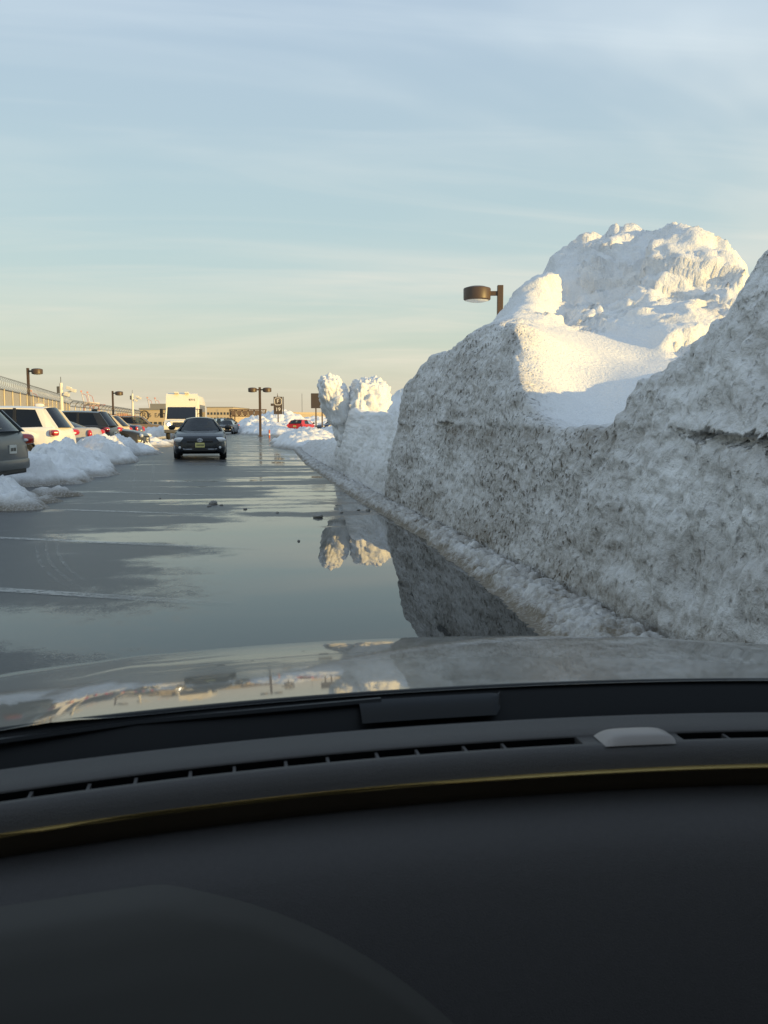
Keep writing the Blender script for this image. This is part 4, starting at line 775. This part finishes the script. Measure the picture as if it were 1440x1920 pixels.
def crane(px, py, d, label, sc=1.0):
    p = at(px, py, d); h = float(p[2]); root = empty('port_crane', (float(p[0]), float(p[1]), 0), -YAW + R_(20)); tag(root, label, 'crane', 'port cranes on the skyline')
    w = h * .17
    for sx in (-1, 1):
        for sy in (-1, 1): MB().tube([(sx * w, sy * w * .6, 0), (sx * w * .8, sy * w * .5, h * .56)], h * .017, 4).build('leg', M['crane_hazed_red'], root)
    b = MB()
    for z in (.14, .34, .54):
        for s in (-1, 1): b.box((0, s * w * .55, h * z), (w * 1.9, h * .018, h * .028)); b.box((s * w * .9, 0, h * z), (h * .018, w * 1.1, h * .028))
    b.build('portal_beam', M['crane_hazed_red'], root); MB().box((w * .2, 0, h * .60), (w * 1.6, w * .7, h * .09)).build('machinery_house', M['crane_white'], root)
    bo = MB()
    for s in (-1, 1): bo.tube([(-w * .75, s * w * .3, h * .56), (-w * 1.25, s * w * .3, h)], h * .012, 4)
    for k in range(7): z = .60 + .06 * k; xx = -w * .75 - w * .5 * (z - .56) / .44; bo.box((xx, 0, h * z), (h * .014, w * .62, h * .014))
    bo.build('raised_boom', M['crane_white'], root); MB().box((-w * 1.22, 0, h * .985), (w * .30, w * .7, h * .05)).build('boom_tip', M['crane_hazed_red'], root)
    MB().tube([(w * .1, 0, h * .56), (-w * .35, 0, h * .86), (-w * 1.1, 0, h * .92)], h * .009, 4).build('apex_frame', M['crane_hazed_red'], root); MB().tube([(w * .8, 0, h * .56), (w * 2.1, 0, h * .58)], h * .014, 4).build('back_reach', M['crane_hazed_red'], root)
crane(165, 733, 1500, 'left crane of the tall red and white pair behind the fence'); crane(176, 735, 1480, 'right crane of the tall red and white pair behind the fence')
crane(286, 745, 1900, 'left crane of the small pair over the boxy building'); crane(300, 746, 1900, 'right crane of the small pair over the boxy building'); crane(72, 732, 1400, 'red and white crane glimpsed through the slatted fence')

def far_box(name, label, x0, x1, ytop, d, depth, mat, cat='building', extra=None):
    a, b_ = at(x0, 790, d), at(x1, 790, d); h = float(at(x0, ytop, d)[2]); w = float(np.linalg.norm(b_ - a)); c = (a + b_) / 2
    root = empty(name, (float(c[0]), float(c[1]), 0), -YAW); tag(root, label, cat); MB().box((0, depth / 2, h / 2), (w, depth, h)).build('wall', M[mat], root)
    MB().box((0, depth / 2, h + .1), (w + .3, depth + .3, .3)).build('roof', M['bldg_roof'], root)
    if extra: extra(root, w, h)
    return root
def ex_boxy(root, w, h):
    for x, s, t in ((-w * .36, 1.3, 'R'), (-w * .2, .9, '15'), (w * .28, 1.0, 'EAGLE')):
        o = link('lettering', text_mesh(t, s), M['ink'], root); o.location = (x, -.02, h * .70); o.rotation_euler = (R_(90), 0, 0)
    bo = MB().tube([(-w * .405 + .75 * math.cos(a) * .0 + .75 * math.cos(a) + .3, -.03, h * .70 + .75 * math.sin(a)) for a in np.linspace(0, 2 * math.pi, 21)], .09, 5, False); bo.build('roundel', M['ink'], root)
    for k in range(5): MB().box((-w * .3 + w * .16 * k, -.03, h * .28), (w * .10, .06, h * .18)).build('window', M['dark_glass'], root)
    MB().box((w * .12, 1.5, h + .55), (w * .6, 2, .9)).build('roof_plant', M['bldg_roof'], root)
far_box('boxy_building', 'sunlit boxy building with dark lettering to the left of the bus', 263, 318, 768, 150, 12, 'bldg', extra=ex_boxy)
def ex_win(root, w, h):
    for r_ in range(2):
        for k in range(8): MB().box((-w * .44 + w * .125 * k, -.04, h * (.35 + .3 * r_)), (w * .07, .08, h * .14)).build('window', M['dark_glass'], root)
far_box('terminal_building', 'long tan sunlit terminal building right of the bus', 388, 437, 764, 330, 40, 'bldg', extra=ex_win)
far_box('terminal_building', 'low tan building stretching behind the sign gantry', 430, 520, 777, 380, 40, 'bldg', extra=ex_win)
for k, (x0, x1, yt) in enumerate(((205, 219, 777), (220, 232, 775), (233, 246, 778), (150, 163, 779), (164, 177, 777), (178, 191, 780))):
    far_box('container_stack', ['first', 'second', 'third', 'fourth', 'fifth', 'sixth'][(3, 4, 5, 0, 1, 2)[k]] + ' red container block from the left beyond the chain-link fence', x0, x1, yt, 420 + 6 * k, 8, 'cont_red', 'container')
def gantry():
    a, b_ = at(431, 768, 170), at(499, 770, 170); root = empty('sign_gantry', (float(a[0]), float(a[1]), 0), math.atan2(b_[1] - a[1], b_[0] - a[0])); tag(root, 'steel lattice sign gantry across the far road', 'gantry')
    Ln = float(np.linalg.norm((b_ - a)[:2])); zt = float(a[2]); zb = zt - 1.25
    for y in (-.6, .6):
        for z in (zb, zt): MB().tube([(0, y, z), (Ln, y, z)], .09, 5).build('chord', M['truss'], root)
        br = MB(); n = 12
        for k in range(n): x0, x1 = Ln * k / n, Ln * (k + 1) / n; br.tube([(x0, y, zb if k % 2 else zt), (x1, y, zt if k % 2 else zb)], .055, 4); br.tube([(x0, y, zb), (x0, y, zt)], .045, 4)
        br.build('bracing', M['truss'], root)
    for x in (.1, .1 + Ln * .12, Ln - .1): MB().tube([(x, 0, 0), (x, 0, zt)], .13, 6).build('leg', M['truss'], root)
    for k in range(5): MB().box((Ln * (.12 + .16 * k), -.75, (zt + zb) / 2), (Ln * .12, .08, .9)).build('sign_panel', M['truss'], root)
gantry()
def overpass():
    a, b_ = at(500, 790, 300), at(760, 790, 320); root = empty('overpass', (float(a[0]), float(a[1]), 0), math.atan2(b_[1] - a[1], b_[0] - a[0])); tag(root, 'long pale concrete overpass on the right of the skyline', 'bridge')
    Ln = float(np.linalg.norm((b_ - a)[:2])); z = float(at(560, 780, 305)[2]); MB().box((Ln / 2, 0, z), (Ln, 9, .9)).build('deck', M['concrete'], root); MB().box((Ln / 2, -4.6, z + .85), (Ln, .3, .75)).build('parapet', M['bldg'], root)
    for k in range(7): MB().box((Ln * (k + .5) / 7, 0, (z - .4) / 2), (1.2, 7, z - .4)).build('pier', M['concrete'], root)
    for k in range(6): MB().tube([(Ln * (k + .3) / 6, -4.4, z + 1), (Ln * (k + .3) / 6, -4.4, z + 7.5)], .07, 4).build('light_mast', M['galv'], root)
overpass()

# small ice lumps fallen on the lane
def ice_chunks():
    ICE = ['largest dirty ice lump in mid lane ahead of the oncoming sedan', 'small ice lump just left of the largest one in mid lane', 'small ice lump touching the right of the largest one in mid lane', 'flat ice lump at the upper edge of the big puddle, above the reflected snow lumps',
           'ice lump near the foot of the bank wall end', 'ice lump just left of the one near the wall end', 'ice lump against the slush skirt of the bank', 'lone ice crumb left of mid lane near the shaded heap', 'ice crumb at the top of the big puddle', 'tiny ice crumb inside the big puddle',
           'ice crumb between the flat lump and the wall end', 'ice crumb right of the largest lump in mid lane']
    rr = random.Random(5)
    for k, (px, py, s) in enumerate(((400, 946, .11), (392, 950, .06), (415, 948, .05), (596, 970, .10), (690, 958, .07), (672, 957, .05), (748, 972, .06), (300, 935, .04), (520, 962, .04), (560, 1015, .03), (640, 962, .05), (460, 955, .04))):
        u, v = (px - 720) / FPX, (960 - py) / FPX; r = _Rt * u + _U * v + _Fw; p = np.array([0, 0, CAM_H]) + r * (-CAM_H / r[2])
        s *= .55; b = MB(); b.ell((0, 0, s * .25), (s * rr.uniform(.9, 1.5), s * rr.uniform(.7, 1.0), s * rr.uniform(.5, .8)), None, 12, 7, .9)
        b.v = [tuple(Vector(q) + Vector((rr.uniform(-1, 1), rr.uniform(-1, 1), rr.uniform(-.6, .6))) * s * .16) for q in b.v]
        o = b.build('ice_chunk', M['slush'], None, True, 60); o.location = p; o.rotation_euler = (0, 0, rr.uniform(0, 6)); tag(o, ICE[k], 'ice chunk', 'ice lumps fallen on the lane')
M['slush'] = plain('dirty_ice', (.22, .21, .19), .5, var=.5, vscale=14, bump=.4, bscale=40)
ice_chunks()

# ------------------------------------------------------------------ the car we sit in
def own_car():
    root = empty('car', (.30, -.4, 0)); tag(root, 'dark car seen from the driver seat with dashboard and glossy bonnet', 'car')
    def kid(b, nm, mat, par=None, smooth=True, sharp=40):
        o = b.build(nm, mat, par if par is not None else root, smooth, sharp); 
        if par is None or par is root: o.location = Vector((-.30, .4, 0))
        return o
    XC = .25; bow = lambda x: -.175 * (x - XC) ** 2
    xs = [float(v) for v in np.linspace(-.46, 1.02, 75)]
    slots = [(-.50, .338), (.442, .90)]
    inslot = lambda x: any(a < x < b_ for a, b_ in slots)
    xs = sorted(set(xs + [.3379, .3381, .4419, .4421])); 
    def droop(x): return -.03 * abs(x - XC) ** 2.5
    def loft(prof, nm, mat, par=None, sharp=40):
        return kid(MB().grid([[(x, y + bow(x), z + droop(x)) for (y, z) in prof(x)] for x in xs]), nm, mat, par, True, sharp)
    def prof(x):
        d = .009 if inslot(x) else .0006
        return [(.985, .90), (.915, .955), (.890, .976), (.883, .9815), (.874, .985), (.862, .986), (.84, .9862), (.8175, .986), (.8168, .9852), (.816, .985 - d), (.797, .985 - d), (.7962, .985), (.7955, .9855), (.790, .985), (.785, .9825), (.781, .978), (.7785, .972), (.777, .966)]
    eg = lambda x: .05 + .95 * float(sstep(.05, .30, x)) + .8 * math.exp(-((x + .15) / .04) ** 2)  # bevel width swells where the glint should look bright
    dash = loft(prof, 'dashboard', M['dash'], None, 50)
    loft(lambda x: [(.7772, .966), (.777 - .0046 * eg(x), .9660 - .0014 * eg(x)), (.7768 - .0046 * eg(x), .9652 - .0016 * eg(x)), (.777, .962)], 'trim_glint', M['glint_gold'], dash, 60)  # gold colour and varying width stand in for a sun glint
    loft(lambda x: [(.7775, .9618), (.784, .950), (.789, .942), (.795, .937)], 'trim_strip', M['trim_bronze'], dash, 60)
    loft(lambda x: [(.80, .936), (.79, .9345), (.78, .9325), (.765, .928), (.75, .919), (.738, .905), (.728, .885), (.715, .85), (.70, .80), (.685, .745), (.672, .68), (.67, .60), (.69, .52)], 'lower_pad', M['dash_low'], dash, 60)
    for k in range(13):
        x = -.2615 + .0435 * k + (.004 if k % 2 else 0)
        if x < .33: MB().box((x,   .8065 + bow(x), .972 + droop(x)), (.0028, .0186, .0215)).build('vent_divider', M['dash'], dash)
    for k in range(8): x = .492 + .05 * k; MB().box((x,   .8065 + bow(x), .972 + droop(x)), (.0028, .0186, .0215)).build('vent_divider', M['dash'], dash)
    for a_, b2 in ((-.46, .336), (.444, .898)):
        vx = [float(v) for v in np.linspace(a_, b2, 40)]; MB().grid([[(x, .8158 + bow(x), .9846 + droop(x)), (x, .8152 + bow(x), .9772 + droop(x)), (x, .7975 + bow(x), .9772 + droop(x))] for x in vx]).build('vent_shade_sheet', M['slot_shade'], dash)  # black sheet paints in the dark of the shallow slots
    # light sensor cap in the middle of the shelf
    q = MB()
    rows = []
    for i in range(9):
        v = i / 8; y = .786 + .034 * v; row = []
        for j in range(15):
            u_ = j / 14; x = .356 + .072 * u_; e = (max(0, 1 - abs(2 * u_ - 1.08) ** 4)) ** .5 * (max(0, 1 - abs(2 * v - 1) ** 4)) ** .5; row.append((x, y + bow(x), .9852 + droop(x) + .0085 * e))
        rows.append(row)
    q.grid(rows); q.build('sensor_cap', M['sensor'], dash, True, 60)
    # instrument lens let into the driver side of the pad
    PAD = [(.79, .9345), (.78, .9325), (.765, .928), (.75, .919), (.738, .905), (.728, .885), (.715, .85), (.70, .80), (.685, .745), (.672, .68)]
    pz_, py_ = [q_[1] for q_ in PAD][::-1], [q_[0] for q_ in PAD][::-1]
    def on_pad(px, py):
        r = _Rt * ((px - 720) / FPX) + _U * ((960 - py) / FPX) + _Fw
        for t in np.linspace(.55, 1.1, 1100):
            p_ = np.array([0, 0, CAM_H]) + r * t
            if p_[1] >= np.interp(p_[2] - droop(p_[0]), pz_, py_) + bow(p_[0]): return p_
        return p_
    edge_px = [(-160, 1650), (0, 1636), (130, 1638), (280, 1654), (420, 1682), (540, 1720), (650, 1770), (760, 1840), (850, 1915), (920, 1990)]
    E_ = np.array([on_pad(*e) for e in edge_px]); cf = np.polyfit(E_[:, 0], E_[:, 2], 3); rows = []; lx = np.linspace(float(E_[0, 0]), float(E_[-1, 0]), 34)
    for k in range(32):
        row = []
        for x in lx:
            z = max(min(float(np.polyval(cf, x)), .914) - .0055 * k, .66); row.append((float(x), float(np.interp(z - droop(x), pz_, py_)) + bow(x) - .0004 - .0036 * min(1, k / 3), z))
        rows.append(row)
    MB().grid(rows).build('instrument_lens', M['binnacle'], dash, True, 60)
    # black cowl and glass edge in front of the dash
    cowl = loft(lambda x: [(1.02, .965), (.985, .986), (.962, .9965), (.956, .9995), (.951, .9985), (.940, .990), (.925, .975), (.905, .955), (.90, .92)], 'cowl', M['cowl'], None, 60)
    wa = MB(); rows = []
    for i in range(25):
        u_ = i / 24; x = .135 + .163 * u_; hh = .030 * min(1, ((1 - u_) * 12) ** .5 + .0); row = []
        for j in range(5): v = j / 4; row.append((x, .940 - .030 * v * (hh / .03) + bow(x), .9945 - .0155 * v * (hh / .03) + .003 * math.sin(math.pi * v) + droop(x)))
        rows.append(row)
    wa.grid(rows); wa.build('wiper_cover', M['wiper'], cowl, True, 60)
    kid(MB().tube([(-.42, .93 + bow(-.42), .983), (-.1, .943 + bow(-.1), .989), (.16, .938, .993)], .004, 6), 'wiper_blade', M['wiper'], cowl)
    # bonnet
    HX = .32; hxs = np.linspace(HX - .84, HX + .84, 61); rows = []
    tt = np.concatenate([np.linspace(-.02, .9, 40), np.linspace(.92, 1.12, 14)])
    for t in tt:
        row = []
        for x in hxs:
            e = abs(x - HX); y = .966 + bow(x) + t * (1 - .03 * (e / .84) ** 2); yl = max(0, t - .80)
            zz = .996 - .128 * t - .062 * t * t - .022 * e ** 2.2 - .9 * yl ** 2 - 2.2 * max(0, t - .98) ** 2 - 1.3 * max(0, e - .72) ** 2
            zz += .0035 * math.exp(-((e - .50) / .05) ** 2) * (1 - t * .5); row.append((x, y, zz))
        rows.append(row)
    kid(MB().grid(rows), 'bonnet', M['bonnet'], None, True, 80)
    # nose below the bonnet edge, doors, roof, rear: the shell that shades the cabin
    kid(MB().box((HX, 2.0, .45), (1.62, .22, .40), bev=.08), 'front_bumper', M['bonnet'])
    for s in (-1, 1):
        X_ = HX + s * .86
        kid(MB().box((X_, -.35, .62), (.07, 2.4, .74), bev=.02), 'door_panel', M['inside']); kid(MB().tube([(X_, .88, .98), (HX + s * .62, .16, 1.50)], .035, 8), 'screen_pillar', M['inside'])
        kid(MB().tube([(HX + s * .80, -.55, .98), (HX + s * .64, -.55, 1.50)], .04, 8), 'door_pillar', M['inside']); kid(MB().box((HX + s * .74, -1.6, 1.25), (.08, .6, .5), bev=.02), 'rear_quarter', M['inside'])
        for yw in (1.52, -1.2):
            wh = empty('wheel', (HX + s * .74 - .30, yw + .4, .33)); wh.parent = root; tm, rm = wheel_meshes(.33); link('tyre', tm, None, wh); link('rim', rm, None, wh)
    kid(MB().box((HX, -.72, 1.52), (1.36, 1.76, .05), bev=.02), 'roof', M['inside']); kid(MB().box((HX, -2.0, .72), (1.7, .4, .62), bev=.05), 'tail', M['bonnet']); kid(MB().box((HX, -.5, .24), (1.66, 3.0, .06)), 'floor', M['inside'])
    for s in (-.38, .38): kid(MB().box((HX + s, -.62, .88), (.50, .16, .66), bev=.06), 'seat', M['inside'])
    # windscreen
    rows = []
    for i in range(9):
        k = i / 8; row = []
        for j in range(21):
            v = j / 20; x0 = -.50 + 1.58 * v; x1 = -.30 + 1.18 * v; y0 = .950 + bow(x0); y1 = .17 - .05 * (2 * v - 1) ** 2; row.append((x0 + (x1 - x0) * k, y0 + (y1 - y0) * k, .9985 + droop(x0) + (.495) * k + .03 * math.sin(math.pi * k)))
        rows.append(row)
    kid(MB().grid(rows), 'windscreen', M['clear_pane'])
M['slot_shade'] = plain('vent_shade_black', (.003, .003, .003), .9, spec=.05); M['dash'] = plain('dash_skin', (.055, .051, .049), .6, var=.1, vscale=300, bump=.35, bscale=900, spec=.35); M['dash_low'] = plain('dash_lower_skin', (.068, .064, .064), .65, var=.1, vscale=200, bump=.3, bscale=900, spec=.3)
M['glint_gold'] = plain('trim_glint_edge', (1.0, .70, .26), .22, 1.0, var=.05); M['trim_bronze'] = plain('trim_bronze', (.040, .028, .013), .55, .2, var=.1, vscale=20); M['binnacle'] = plain('binnacle_lens', (.073, .070, .064), .65, var=.06, vscale=8, spec=.4); M['sensor'] = plain('sensor_plastic', (.24, .215, .195), .45)
M['cowl'] = plain('cowl_plastic', (.006, .0065, .007), .45, spec=.15); M['wiper'] = plain('wiper_plastic', (.006, .0065, .007), .3, spec=.2)
M['bonnet'] = plain('bonnet_paint', (.012, .014, .015), .35, var=.05, coat=.85)
def clear_pane():
    m, nt, b = new_mat('clear_windscreen'); nt.nodes.remove(b); t = nt.nodes.new('ShaderNodeBsdfTransparent'); t.inputs[0].default_value = (.965, .98, .97, 1); nt.links.new(t.outputs[0], nt.nodes['Material Output'].inputs[0]); return m
M['clear_pane'] = clear_pane()
own_car()
